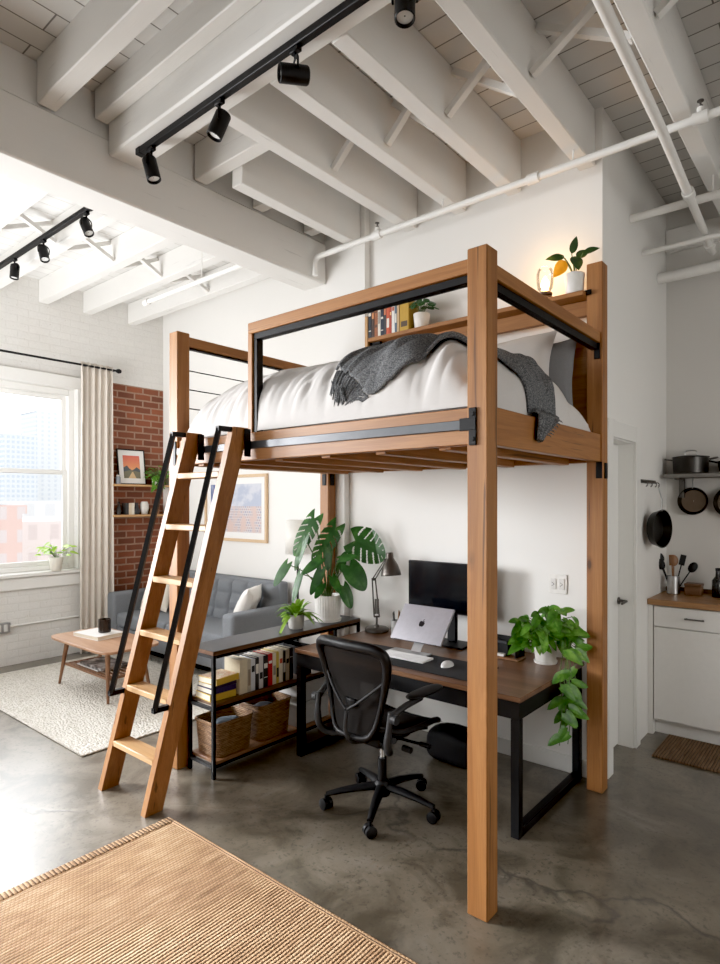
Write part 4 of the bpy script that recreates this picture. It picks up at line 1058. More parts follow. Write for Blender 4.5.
# outlet
ou = thing('wall_outlet', 'square white double wall plate on the wall above the desk plant', 'wall plate', (-1.448, YW-.001, 1.147))
B(-1.505, -1.39, YW-.008, YW-.001, 1.088, 1.207, .002).build('plate', plain('plate_white', (.78, .76, .72), .4), ou)
for x in (-1.474, -1.421):
    o = MB(); o.box(x-.017, x+.017, YW-.0125, YW-.0085, 1.114, 1.181, .0015); o.build('rocker', plain('plate_white2', (.72, .70, .67), .4), ou)
    o = MB(); o.bar((x-.010, YW-.0133, 1.158), (x+.007, YW-.0133, 1.146), .003, .001, (0,1,0)); o.bar((x-.010, YW-.0133, 1.134), (x+.007, YW-.0133, 1.146), .003, .001, (0,1,0)); o.build('switch_mark', plain('mark_grey', (.2, .19, .18), .5), ou)
# bag under desk
bg = MB(); bx, by = -1.98, 3.36
def bfn(u, v):
    a = 2*pi*v; ca, sa = cos(a), sin(a); e = .5; b = pi*(u-.5); kk = abs(cos(b))**.42
    x = abs(ca)**e*(1 if ca > 0 else -1)*.20*kk; y = abs(sa)**e*(1 if sa > 0 else -1)*.125*kk
    z = .105+.104*(abs(sin(b))**.6)*(1 if b > 0 else -1)
    k2 = 1+.05*noise.noise(Vector((x*9, y*9, z*9)))
    return (bx+x*k2, by+y*k2, max(.001, z*(1+.12*(x*4)*0)+(.012*noise.noise(Vector((x*8, y*8, 2))) if z > .05 else 0)))
bg.grid(bfn, 22, 40)
r = thing('duffel_bag', 'soft black bag lying on the floor under the desk', 'bag', (bx, by, 0))
bg.build('bag_body', plain('black_nylon', (.010, .010, .012), .7, bump=.2), r, merge=True, smooth=70)
MB().tube(smoothpath([(bx-.10, by-.02, .205), (bx-.06, by-.03, .235), (bx+.06, by-.03, .235), (bx+.10, by-.02, .205)], 5), .007, 6).build('handle', BLKP, r)

# ================================================================== OFFICE CHAIR (local: front = +Y)
ch = thing('office_chair', 'black mesh ergonomic office chair on five castors at the desk', 'office chair', (-2.0, 2.59, 0), rz=radians(-2))
hub = MB(); hub.lathe([(.02, .065), (.042, .07), (.05, .10), (.045, .135), (.03, .15), (.003, .15)], (0,0,0), 20); hub.build('base_hub', BLKP, ch, world=False)
for k in range(5):
    a = radians(-66+72*k+4); dx, dy = cos(a), sin(a)
    lg = MB(); pts = [(dx*.03, dy*.03, .118), (dx*.12, dy*.12, .112), (dx*.22, dy*.22, .098), (dx*.305, dy*.305, .080)]
    lg.tube(pts, [.030, .027, .022, .017], 10, flat=.75); lo = lg.build('base_leg', BLKP, ch, world=False)
    cs = MB(); q = Vector((dx*.305, dy*.305, 0)); sd = Vector((-dy, dx, 0))
    wv = sd if k % 2 else (sd*.6+Vector((dx, dy, 0))*.8).normalized()
    for s_ in (1, -1): cs.tube([q+wv*s_*.006+Vector((0,0,.031)), q+wv*s_*.010+Vector((0,0,.031)), q+wv*s_*.026+Vector((0,0,.031)), q+wv*s_*.029+Vector((0,0,.031))], [.028, .030, .030, .024], 18)
    cs.cyl(q+Vector((0,0,.03)), q+Vector((0,0,.078)), .010, 10); cs.cyl(q-wv*.008+Vector((0,0,.031)), q+wv*.008+Vector((0,0,.031)), .022, 12)
    cs.build('caster', BLKP, lo, world=False)
MB().cyl((0,0,.15), (0,0,.27), .024, 18).build('cylinder_cover', BLKP, ch, world=False)
MB().cyl((0,0,.27), (0,0,.40), .014, 16).build('gas_cylinder', CHROME, ch, world=False)
me_ = MB(); me_.box(-.10, .10, -.14, .13, .375, .435, .02, seg=3); me_.tube([(.08, 0, .40), (.25, .02, .40)], .008, 8); me_.cyl((.24, .02, .40), (.30, .02, .40), .013, 10); me_.cyl((.22, -.10, .41), (.27, -.10, .41), .016, 12); me_.build('tilt_mechanism', BLKP, ch, world=False)
# seat
def seat_pt(a, b):  # a,b in -1..1
    x = .245*a*(1-.08*(b < 0)*(-b)); y = .02+.235*b
    z = .475+.018*a*a*(1) + (.022 if b > 0 else .03)*0 - (max(0, b-.45)**2)*.16 + (max(0, -b-.4)**2)*.10
    return Vector((x, y, z))
sm = MB(); sm.grid(lambda u, v: seat_pt((u*2-1)*.93, (v*2-1)*.94), 20, 20); sm.build('seat_mesh', PELL, ch, world=False, smooth=80)
def sq(a, e=.45): return abs(cos(a))**e*(1 if cos(a) >= 0 else -1), abs(sin(a))**e*(1 if sin(a) >= 0 else -1)
fm = MB(); fm.tube([seat_pt(*sq(2*pi*k/56)) for k in range(56)], .018, 8, closed=True, flat=.8)
fm.tube([Vector((-.20, -.15, .455)), Vector((-.12, -.1, .425)), Vector((.12, -.1, .425)), Vector((.20, -.15, .455))], .016, 8); fm.tube([Vector((-.21, .12, .455)), Vector((-.1, .08, .425)), Vector((.1, .08, .425)), Vector((.21, .12, .455))], .016, 8)
fm.build('seat_frame', BLKP, ch, world=False)
# under-seat shell
sk = MB(); sk.grid(lambda u, v: seat_pt((u*2-1)*.80, (v*2-1)*.75)+Vector((0,0,-.045+.02*((u*2-1)**2+(v*2-1)**2))), 12, 12); sk.build('seat_pan', BLKP, ch, world=False, smooth=80)
# back
def back_w(h):  # h 0..1 bottom..top
    return .140+.112*max(0, h)**1.15
def back_y(h, a=0):
    return -.235-.055*h-.035*sin(h*pi*.9)*(-1) - .02 + (.045*(a*a))*(.4+.6*h)
def back_pt(a, h):
    z = .46+.475*h
    return Vector((a*back_w(h), back_y(h, a), z))
bm_ = MB(); bm_.grid(lambda u, v: back_pt((u*2-1)*.95, .02+v*.96), 20, 26, skip=lambda u, v: False); bm_.build('backrest_mesh', PELL, ch, world=False, smooth=80)
out = []
for k in range(64):
    ca, sa = sq(2*pi*k/64, .38); out.append(back_pt(ca, .5+.5*sa))
fm = MB(); fm.tube(out, [.016+.012*(max(0, (p_.z-.62))/.31) for p_ in out], 10, closed=True); fm.build('backrest_frame', plain('graphite_frame', (.008, .008, .009), .42, Specular_IOR_Level=.3), ch, world=False)
# lumbar Y brace behind the back (towards -Y)
def bk2(a, h, off=-.03): 
    q = back_pt(a, h); return q+Vector((0, off, 0))
DG = DGREY
yb = MB()
for s_ in (1, -1):
    yb.tube(smoothpath([back_pt(s_*.97, .64), bk2(s_*.72, .52, -.02), bk2(s_*.34, .38, -.032), bk2(0.03*s_, .30, -.04)], 6), .0065, 8)
yb.tube(smoothpath([bk2(0, .28, -.04), bk2(0, .08, -.04), Vector((0, -.24, .43)), Vector((0, -.12, .40))], 5), [.010]*8+[.016]*8, 8)
yb.build('back_support', DG, ch, world=False)
lb = MB(); lb.grid(lambda u, v: bk2((u*2-1)*.2, .32+v*.08, -.018+.01*(u*2-1)**2), 8, 4); lb.build('lumbar_pad', BLKP, ch, world=False, mods=(('SOLIDIFY', dict(thickness=.014)),), smooth=60)
for s_ in (1, -1):
    ar = MB(); ar.tube(smoothpath([(s_*.10, -.12, .41), (s_*.21, -.20, .415), (s_*.240, -.250, .48), (s_*.250, -.235, .63)], 5), [.018]*4+[.020]*8+[.016]*4, 10)
    ar.tube([(s_*.250, -.235, .61), (s_*.275, -.15, .648), (s_*.28, -.03, .660)], [.018, .016, .015], 10); ao = ar.build('arm_post', DG, ch, world=False)
    pd = MB()
    def pfn(u, v, s=s_):
        a = 2*pi*v; k = (max(0, 1-abs(u*2-1)**3))**.5; return (s*.275+.043*k*cos(a)+s*.012*(u-.5), -.13+.28*u, .676+.018*k*sin(a)+.008*u)
    pd.grid(pfn, 16, 18); pd.build('armrest', BLKP, ch, world=False, smooth=70)
    kn = MB(); kn.cyl((s_*.258, -.235, .60), (s_*.288, -.235, .60), .024, 16); kn.build('adjust_knob', DG, ch, world=False)

# ================================================================== LIVING AREA
# rug
tag(B(-6.35, -3.885, 1.845, 3.55, .001, .013, .005).build('living_rug', WOOL), 'cream woven wool rug under the coffee table', 'rug')
jr = thing('jute_rug', 'natural brown ribbed jute rug on the concrete by the ladder foot', 'rug', (-1.6, .9, 0))
B(-2.72, -.42, .13, 1.755, .001, .013, .003).build('weave', JUTE, jr)
jb = MB(); jb.box(-2.775, -2.722, .07, 1.775, .001, .016, .006, seg=2); jb.box(-.418, -.365, .07, 1.775, .001, .016, .006, seg=2); jb.box(-2.722, -.418, 1.757, 1.776, .001, .015, .005, seg=2); jb.box(-2.722, -.418, .07, .128, .001, .016, .006, seg=2)
jb.build('border', jute('jute_border', (.27, .145, .07), (.46, .275, .145), (.60, .39, .23), rib=.018, axis=1), jr)
tag(B(-1.05, -.05, 4.22, 4.68, .001, .014, .004).build('kitchen_mat', COIR), 'dark brown coir mat on the floor before the kitchen cabinet', 'mat')
# sofa
SO0, SO1, SOY0, SOY1 = -6.42, -4.21, 3.32, 4.13
so = thing('sofa', 'grey tufted fabric sofa against the white wall', 'sofa', ((SO0+SO1)/2, (SOY0+SOY1)/2, 0))
sbm = MB(); sbm.box(SO0+.16, SO1-.16, SOY0+.03, SOY1-.02, .14, .30, .02, seg=2); sbm.build('base', SOFA, so)
for x in (SO0, SO1-.165):
    o = MB(); o.box(x, x+.165, SOY0, SOY1-.01, .13, .665, .045, seg=4); o.build('arm', SOFA, so)
    for y in (SOY0+.06, SOY1-.1):
        B(x+.06, x+.105, y, y+.045, .0 if y > 3.6 else .0135, .13, .004).build('leg', WAL[2], so)
n = 2; w_ = (SO1-SO0-.335)/n
for i in range(n):
    x = SO0+.1675+i*w_
    cm_ = MB(); cm_.box(x+.003, x+w_-.003, SOY0+.02, SOY1-.22, .301, .455, .045, seg=4); cm_.build('seat_cushion', SOFA, so)
def bfn2(u, v):
    x = SO0+.14+(SO1-SO0-.28)*u; z = .38+.495*v
    edge = min(1, min(u, 1-u)*30, min(1-v, v+.2)*9)
    gx = abs(sin(u*pi*8)); gz = abs(sin(v*pi*3))
    dim = (1-gx)**3*(1-abs(cos(v*pi*3)))
    tuft = .075*(gx**.5*(.35+.65*gz**.5))
    y = SOY1-.135-.02-tuft*.8*edge**.5+(1-edge**.5)*.06+.10*(v-.5)
    return (x, y, z)
o = MB(); o.grid(bfn2, 128, 40)
o.box(SO0+.14, SO1-.14, SOY1-.12, SOY1-.005, .30, .875, .03, seg=3); o.build('tufted_back', SOFA, so, smooth=70)
bt = None
for i in range(9):
    for zv in (1/6, .5, 5/6):
        u = i/8
        if not .05 < u < .95: continue
        q = bfn2(u, zv); b_ = MB(); b_.lathe([(.002, .010), (.010, .007), (.015, 0)], (0,0,0), 10, Matrix.Translation((q[0], q[1]+.004, q[2])) @ look((0,-1,0)), close=False); b_.build('button', SOFA, so)
stripe = lambda a, b: .006*sin(a*34)
pillow('throw_pillow', .44, .44, .16, (-6.02, 3.72, .665), RZ(8) @ RX(68), CREAM, 'plain cream throw pillow on the sofa end by the brick wall', 11, cat='pillow', group='throw pillows on the sofa')
pillow('throw_pillow', .42, .42, .15, (-4.53, 3.74, .66), RZ(-58) @ RX(66) @ RZ(0), fabric('ivory_pleat', (.76, .73, .69), 120, .2, .04), 'ivory pleated throw pillow at the sofa arm by the console', 13, pattern=stripe, cat='pillow', group='throw pillows on the sofa')
# coffee table
ct = thing('coffee_table', 'mid century walnut coffee table with lower shelf on the cream rug', 'coffee table', (-5.15, 2.64, .013))
def sup(hw, hd, cx, cy, n_=64, e=.28): return [(cx+sq(2*pi*k/n_, e)[0]*hw, cy+sq(2*pi*k/n_, e)[1]*hd) for k in range(n_)]
wl_c = wood('pinkish_walnut', 0, (.34, .175, .095), (.45, .255, .155), (.54, .34, .225), .35, gs=6)
o = MB(); o.prism(sup(.53, .27, -5.15, 2.64), .428, .450); o.build('tabletop', wl_c, ct, mods=(('BEVEL', dict(width=.004, segments=2)),))
for sx in (1, -1):
    for sy in (1, -1):
        o = MB(); o.tube([(-5.15+sx*.36, 2.64+sy*.15, .428), (-5.15+sx*.44, 2.64+sy*.19, .0145)], [.022, .011], 12); o.build('leg', WALM[2], ct)
o = MB(); o.box(-5.15-.40, -5.15+.40, 2.64-.165, 2.64-.140, .185, .205, .003); o.box(-5.55, -4.75, 2.64+.140, 2.64+.165, .185, .205, .003)
for x in (-.385, .37): o.box(-5.15+x, -5.15+x+.02, 2.5, 2.78, .185, .205, .003)
for k_ in range(5): o.box(-5.53, -4.77, 2.515+k_*.054, 2.515+k_*.054+.034, .19, .200, .001)
o.build('lower_shelf', WALM[0], ct)
r = thing('book', 'large white hardcover book lying on the coffee table under the candle', 'book', (-5.28, 2.66, .4505), rz=radians(6))
o = MB(); o.box(-.20, .17, -.12, .14, 0, .004); o.box(-.20, .17, -.12, .14, .030, .034); o.box(-.20, -.196, -.12, .14, 0, .034); o.build('cover', plain('white_cover', (.78, .76, .73), .4), r, world=False)
B(-.195, .166, -.116, .136, .0041, .0299).build('pages', PAGE, r, world=False)
c = (-5.25, 2.70, .4855); r = thing('candle_jar', 'dark amber glass candle jar on the white book', 'candle', c)
MB().lathe([(.050, 0), (.054, .004), (.054, .118), (.049, .118), (.049, .03), (.003, .03)], c, 28).build('jar', plain('smoked_glass', (.022, .015, .012), .12), r)
MB().lathe([(.002, .031), (.048, .031), (.048, .070), (.002, .068)], c, 24).build('wax', plain('wax_brown', (.20, .09, .035), .5), r)
t = NT('magazine_print'); f_ = t.noise(t.mapv(), 16, 5)
MAGP = t.fin(t.ramp(f_, [(.42, (.03, .028, .03)), (.52, (.20, .17, .16)), (.62, (.45, .43, .42))]), .35)
for k_, (dz, lab, m_, dx) in enumerate([(.2055, 'pale magazine at the bottom of the pile under the coffee table', plain('pale_print', (.60, .58, .56), .4), .0), (.2185, 'dark photo covered magazine on top of the pile under the coffee table', MAGP, .06)]):
    tag(B(-5.4+dx, -5.02+dx, 2.52, 2.77, dz, dz+.012+.012*k_, .001).build('magazine', m_), lab, 'magazine', 'magazines on the coffee table shelf')
# floor lamp
c = (-4.10, 4.0, 0); r = thing('floor_lamp', 'floor lamp with cream drum shade beside the sofa arm', 'floor lamp', c)
SHADE = leafmat('lampshade_linen', (.86, .84, .79), (.89, .87, .82), (.91, .89, .84), 60)
o = MB(); o.lathe([(.118, 1.17), (.112, 1.49)], c, 40, close=False); o.build('lamp_shade', SHADE, r, mods=(('SOLIDIFY', dict(thickness=.002)),))
MB().cyl((c[0], c[1], .02), (c[0], c[1], 1.30), .011, 12).build('pole', BLK, r)
MB().lathe([(.13, 0), (.135, .006), (.13, .02), (.02, .026), (.003, .026)], c, 28).build('base', BLK, r)
o = MB()
for a in (0, 2.09, 4.19): o.cyl((c[0], c[1], 1.30), (c[0]+.112*cos(a), c[1]+.112*sin(a), 1.47), .0025, 5)
o.build('shade_carrier', BLK, r)
# large wall art
r = thing('wall_art', 'large pale framed city print on the wall above the sofa', 'framed picture', (-5.23, YV-.001, 1.595))
FRM = plain('pale_oak_frame', (.60, .42, .26), .5)
def picture(parent, x0, x1, z0, z1, y, fw, dp, frm):
    o = MB(); o.box(x0, x1, y-dp, y, z0, z0+fw, .002); o.box(x0, x1, y-dp, y, z1-fw, z1, .002); o.box(x0, x0+fw, y-dp, y, z0+fw, z1-fw, .002); o.box(x1-fw, x1, y-dp, y, z0+fw, z1-fw, .002)
    o.build('frame', frm, parent)
picture(r, -5.76, -4.70, 1.235, 1.955, YV-.002, .032, .03, FRM)
B(-5.728, -4.732, YV-.012, YV-.004, 1.267, 1.923).build('mat_board', plain('mat_white', (.80, .79, .77), .6, var=.01), r)
t = NT('pale_city_print'); sp = t.n('ShaderNodeSeparateXYZ'); t.l(t.tc.outputs['Object'], sp.inputs[0])
br = t.n('ShaderNodeTexBrick'); cb_ = t.n('ShaderNodeCombineXYZ'); t.l(sp.outputs[0], cb_.inputs[0]); t.l(sp.outputs[2], cb_.inputs[1]); t.l(cb_.outputs[0], br.inputs['Vector'])
br.inputs['Scale'].default_value = 1; br.inputs['Brick Width'].default_value = .035; br.inputs['Row Height'].default_value = .028; br.inputs['Mortar Size'].default_value = .004
br.inputs['Color1'].default_value = (.30, .33, .44, 1); br.inputs['Color2'].default_value = (.52, .38, .36, 1); br.inputs['Mortar'].default_value = (.62, .58, .58, 1)
nz = t.noise(t.mapv((1, 1, 1.2)), 5, 6); sky = t.mix(t.ramp(nz, [(.45, 0), (.55, .8)]), (.55, .57, .64), (.36, .41, .54))
lowc = t.mix(t.ramp(t.noise(t.mapv((1, 1, .6), loc=(3, 0, 0)), 7, 5), [(.42, 0), (.55, 1)]), (.60, .45, .41), br.outputs['Color'])
sidec = t.mix(t.ramp(t.noise(t.mapv((1, 1, .5)), 11, 5), [(.4, 0), (.55, 1)]), (.10, .14, .28), (.48, .48, .58))
pc = t.mix(t.math('GREATER_THAN', sp.outputs[2], .02), lowc, sky)
pc = t.mix(t.math('LESS_THAN', t.math('ADD', sp.outputs[0], t.math('MULTIPLY', nz, .12)), -.14), pc, sidec)
B(-5.66, -4.80, YV-.0145, YV-.0125, 1.335, 1.855).build('print', t.fin(pc, .5), r)

# ---- wall shelves on red brick (x = XL)
def wshelf(z, label):
    return tag(B(XL+.002, XL+.20, 3.44, YV-.03, z-.024, z, .003).build('wall_shelf', OAKL[1]), label, 'shelf', 'shelves on the red brick')
wshelf(1.865, 'upper pale wood shelf on the red brick holding the sunset print'); wshelf(1.515, 'lower pale wood shelf on the red brick holding small books')
# framed print leaning on the wall
zs = 1.8655; y0, y1 = 3.57, 3.87
M = Matrix.Translation((XL+.075, (y0+y1)/2, zs)) @ RY(-8) 
r = thing('framed_print', 'black framed sunset mountain print leaning on the upper brick shelf', 'framed picture', (XL+.085, (y0+y1)/2, zs), rot=(0, radians(-8), 0))
hw, hh, fw = .175, .42, .014
o = MB(); o.box(-.012, .006, -hw, hw, 0, fw, .001); o.box(-.012, .006, -hw, hw, hh-fw, hh, .001); o.box(-.012, .006, -hw, -hw+fw, fw, hh-fw, .001); o.box(-.012, .006, hw-fw, hw, fw, hh-fw, .001); o.build('frame', BLK, r, world=False)
B(-.010, .0, -hw+fw, hw-fw, fw, hh-fw).build('mat_board', plain('mat_white', (.80, .79, .77), .6, var=.01), r, world=False)
px0, px1, pz0, pz1 = -.105, .105, .075, .345
def poly_yz(pts, x0, x1, nm, m): 
    Mx = Matrix(((0,0,1,0),(1,0,0,0),(0,1,0,0),(0,0,0,1))); MB().prism(pts, x0, x1, Mx).build(nm, m, r, world=False)
t = NT('sunset_sky'); sp = t.n('ShaderNodeSeparateXYZ'); t.l(t.tc.outputs['Object'], sp.inputs[0])
poly_yz([(px0, pz0), (px1, pz0), (px1, pz1), (px0, pz1)], .0003, .0012, 'print', t.fin(t.ramp(t.math('MULTIPLY', sp.outputs[2], 2.9), [(.3, (.72, .50, .22)), (.6, (.72, .27, .12)), (1, (.62, .12, .09))]), .5))
poly_yz([(px0, .13), (px0, .20), (-.06, .225), (-.03, .19), (.0, .17), (.03, .185), (.06, .21), (px1, .18), (px1, .13)], .0013, .002, 'print_mountains', plain('ink_dark', (.07, .085, .10), .5))
poly_yz([(px0, pz0), (px0, .15), (-.03, .17), (.02, .165), (px1, .15), (px1, pz0)], .0021, .0028, 'print_ground', plain('ink_green', (.16, .15, .10), .5))
poly_yz([(-.05, pz0), (.05, pz0), (.012, .15), (.0, .15)], .0029, .0034, 'print_path', plain('ink_sand', (.62, .44, .24), .5))
c = (XL+.12, 3.52, zs); r = thing('small_jar', 'small grey blue jar beside the sunset print on the upper shelf', 'jar', c)
MB().lathe([(.022, 0), (.026, .004), (.026, .075), (.02, .085), (.02, .09)], c, 18).build('body', plain('jar_blue', (.22, .25, .28), .4), r); MB().lathe([(.023, .09), (.023, .105), (.003, .107)], c, 18).build('lid', plain('lid_grey', (.5, .48, .45), .4), r)
def bush(c, pot_a, label, n, spread, up, Lr, lm, name, droop=(), sh='heart', seed=1, potm=None, asp=.7, bendr=(.1, .5), lim=None):
    p = thing(name, label, 'plant', c); pot(p, c, *pot_a, potm or WHITE_CER); rg = random.Random(seed); st = MB(); lf = MB(); b0 = Vector((c[0], c[1], c[2]+pot_a[2]*.85))
    def cl(q):
        if lim and q.x < lim: q.x = lim
        return q
    for i in range(n):
        a = rg.uniform(0, 2*pi); rr = spread*sqrt(rg.random()); b = cl(b0+Vector((rr*cos(a), rr*sin(a), rg.uniform(.2, 1)*up*(1-.5*rr/spread))))
        st.tube(smoothpath([b0, b0.lerp(b, .5)+UP*.02, b], 3), .0018, 5); d = Vector((cos(a), sin(a), rg.uniform(-.5, .6)))
        L = rg.uniform(*Lr); leaf(lf, b, d, L, L*asp, rg.uniform(*bendr), .2, up=Vector((.5, -.4, 1)), shape=sh, nu=6, nv=4)
    for (dx, dy, dz) in droop:
        e = b0+Vector((dx, dy, dz)); pp = smoothpath([b0, b0+Vector((dx*.8, dy*.8, .03)), b0+Vector((dx, dy, dz*.4)), e], 5); st.tube(pp, .0016, 5)
        for q in pp[4:]:
            for _ in range(2):
                a = rg.uniform(0, 2*pi); L = rg.uniform(*Lr); leaf(lf, q, (cos(a), sin(a), -.6), L, L*asp, .3, .2, up=Vector((.6, -.5, .6)), shape=sh, nu=6, nv=4)
    st.build('stems', STEM, p); lf.build('foliage', lm, p, smooth=80); return p
bush((XL+.12, 4.0, zs), (.042, .052, .085), 'bushy trailing ivy in small pot on the upper brick shelf', 80, .125, .19, (.035, .06), LEAF_P, 'potted_ivy', [(.09, -.03, -.20), (.10, .02, -.14), (.10, -.08, -.12)], seed=5, lim=XL+.05)
zs = 1.5155
c = (XL+.10, 3.535, zs); r = thing('bottle', 'dark slim bottle at the curtain end of the lower brick shelf', 'bottle', c)
MB().lathe([(.026, 0), (.030, .004), (.030, .075), (.012, .10), (.012, .135)], c, 18).build('body', plain('bottle_dark', (.03, .025, .022), .25), r); MB().lathe([(.013, .135), (.014, .15), (.003, .151)], c, 14).build('cap', BLK, r)
yy = 3.60
for t_, h_, cc_, lab in ((.03, .135, (.03, .03, .03), 'small black book on the lower brick shelf'), (.034, .13, (.62, .52, .38), 'small tan book on the lower brick shelf'), (.032, .135, (.70, .64, .54), 'small cream book on the lower brick shelf')):
    book(Matrix.Translation((XL+.15, yy, zs)) @ RZ(90), t_, h_, .10, cc_, lab, 'small books on the lower brick shelf'); yy += t_+.002
c = (XL+.12, 3.745, zs); tag(MB().lathe([(.02, 0), (.033, .01), (.036, .05), (.022, .09), (.016, .12), (.022, .14), (.017, .138), (.013, .12), (.003, .1)], c, 22).build('vase', plain('black_glaze', (.02, .02, .022), .3)), 'small black vase beside the books on the lower brick shelf', 'vase')
c = (XL+.12, 3.845, zs); tag(MB().lathe([(.025, 0), (.04, .012), (.05, .06), (.048, .12), (.036, .15), (.03, .152), (.034, .14), (.003, .1)], c, 24).build('vase', plain('pale_glaze', (.58, .55, .51), .5)), 'pale rounded vase on the lower brick shelf', 'vase')
r = thing('wooden_box', 'small orange brown wooden box on the lower brick shelf', 'box', (XL+.11, 3.96, zs)); B(XL+.06, XL+.16, 3.905, 4.02, zs, zs+.06, .003).build('body', WALM[1], r); B(XL+.058, XL+.162, 3.903, 4.022, zs+.0605, zs+.075, .003).build('lid', WALM[1], r)
# curtain + rod
r = thing('curtain_rod', 'black curtain rod above the window with ball ends', 'curtain rod', (XL+.13, 2.4, 3.15))
MB().cyl((XL+.13, 1.1, 3.155), (XL+.13, 3.50, 3.155), .012, 12).build('rod', BLK, r)
for y in (1.1, 3.50): MB().lathe([(.004, -.03), (.02, -.024), (.028, 0), (.02, .024), (.004, .03)], (0,0,0), 14, Matrix.Translation((XL+.13, y+(.02 if y > 2 else -.02), 3.155)) @ look((0,1,0))).build('finial', BLK, r)
for y in (1.2, 3.475):
    o = MB(); o.bar((XL+.001, y, 3.155), (XL+.13, y, 3.155), .014, .014); o.build('bracket', BLK, r)
o = MB(); CY0, CY1 = 3.075, 3.455
def cfn(u, v):
    y = CY0+(CY1-CY0)*u; k = .35+.65*v; ph = u*2*pi*5.5
    amp = .024*(.75+.9*noise.noise(Vector((u*7, v*.8, 0))))
    x = XL+.13+amp*sin(ph+.6*noise.noise(Vector((u*3, v*1.2, 5))))+.010*sin(ph*2.1)*v
    z = 3.19-(3.19-.015)*v
    y += .012*cos(ph)*(1-.3*v)+.02*(u-.5)*v
    if v < .02: x = XL+.13+.020*sin(ph*2)+ (.0)
    return (max(x, XL+.066), y, z)
o.grid(cfn, 150, 40); tag(o.build('curtain', CURT, smooth=80, mods=(('SOLIDIFY', dict(thickness=.003)),)), 'beige linen curtain in soft pleats between window and red brick', 'curtain')
# sill plant
bush((XL+.045, 2.86, W1[2]-.002), (.052, .072, .145), 'bright green leafy plant in cream pot on the window sill', 26, .15, .25, (.06, .095), leafmat('lime_green', (.22, .42, .04), (.36, .58, .07), (.50, .70, .12), 16), 'potted_coleus', seed=9, potm=plain('cream_pot2', (.70, .66, .58), .5), asp=.85, lim=XL-.02)
# electrical box and conduit
r = thing('electrical_box', 'grey metal outlet box with conduit on the white brick under the window', 'outlet box', (XL+.03, 2.37, .39))
B(XL+.001, XL+.05, 2.27, 2.41, .345, .445, .004).build('box', plain('galvanised', (.36, .36, .36), .4, .8), r)
for y in (2.305, 2.365):
    o = MB(); o.box(XL+.0505, XL+.056, y-.018, y+.018, .36, .43, .002); o.build('outlet', plain('outlet_pale', (.62, .61, .59), .4), r)
o = MB(); o.cyl((XL+.02, 2.41, .40), (XL+.02, 3.12, .405), .010, 10); o.cyl((XL+.02, 2.41, .40), (XL+.02, 2.44, .40), .015, 10); o.build('conduit', WHITEP, r)

# ================================================================== KITCHEN
KF = 4.64
CABW = plain('cabinet_white', (.74, .725, .695), .45, var=.015)
def cabinet(x0, x1, label):
    r = thing('base_cabinet', label, 'cabinet', ((x0+x1)/2, 4.880, 0), group='white base cabinets')
    o = MB(); o.box(x0, x1, KF+.022, YK-.004, .10, .923); o.box(x0, x1, KF+.07, YK-.004, .0, .10); o.build('carcass', CABW, r)
    dr = B(x0+.004, x1-.004, KF, KF+.021, .775, .918, .003).build('drawer', CABW, r)
    o = MB(); xm = (x0+x1)/2; o.bar((xm-.06, KF-.025, .85), (xm+.06, KF-.025, .85), .010, .010); o.bar((xm-.05, KF, .85), (xm-.05, KF-.025, .85), .008, .008); o.bar((xm+.05, KF, .85), (xm+.05, KF-.025, .85), .008, .008); o.build('handle', DSTEEL, dr)
    B(x0+.004, x1-.004, KF, KF+.021, .115, .769, .003).build('door', CABW, r)
B_ = B(XD+.002, XD+.035, KF+.004, YK-.004, .0, .923); tag(B_.build('filler_panel', CABW), 'narrow white filler panel between door wall and kitchen cabinet', 'panel')
cabinet(XD+.037, XD+.037+.53, 'white base cabinet with one drawer beside the kitchen filler panel')
cabinet(XD+.569, XD+1.1, 'white base cabinet further along the kitchen wall')
tag(B(XD+.002, XD+1.12, KF-.02, YK-.004, .925, .967, .004).build('countertop', wood('butcher_block', 0, (.26, .125, .05), (.36, .19, .085), (.44, .255, .125), .4, gs=12)), 'oiled wooden countertop over the white kitchen cabinets', 'countertop')
tag(B(XD+.002, XD+1.12, YK-.028, YK-.0045, .968, 1.0, .003).build('backsplash_strip', wood('dark_strip', 0, (.10, .05, .025), (.15, .08, .04), (.2, .11, .06), .5)), 'low dark wood strip at the back of the kitchen counter', 'strip')
r = thing('kitchen_shelf', 'grey wood wall shelf over the kitchen counter', 'shelf', (-.6, 5.080, 1.87))
B(XD+.03, .1, 4.950, YK-.002, 1.838, 1.868, .003).build('board', plain('grey_wood', (.20, .19, .175), .5), r)
for x in (XD+.10, -.35):
    o = MB(); o.box(x, x+.035, 5.130, 5.175, 1.69, 1.837, .002); o.box(x, x+.035, 4.980, 5.130, 1.825, 1.837, .002); o.build('bracket', DSTEEL, r)
KZ = 1.8685
PAN = plain('black_iron', (.022, .021, .02), .35, .5)
c = (-.985, 5.060, KZ); r = thing('cooking_pot', 'dark lidded cooking pot on the kitchen shelf', 'pot', c)
MB().lathe([(.105, 0), (.118, .006), (.122, .12), (.126, .122), (.116, .122), (.11, .01), (.003, .008)], c, 32).build('pot_body', plain('pewter', (.05, .047, .044), .35, .7), r)
MB().lathe([(.126, .123), (.124, .128), (.06, .138), (.003, .142)], c, 32).build('lid', plain('pewter', (.05, .047, .044), .35, .7), r)
MB().tube(smoothpath([(c[0]-.035, c[1], KZ+.138), (c[0]-.033, c[1], KZ+.172), (c[0]+.033, c[1], KZ+.172), (c[0]+.035, c[1], KZ+.138)], 4), .005, 8).build('lid_handle', STEEL, r)
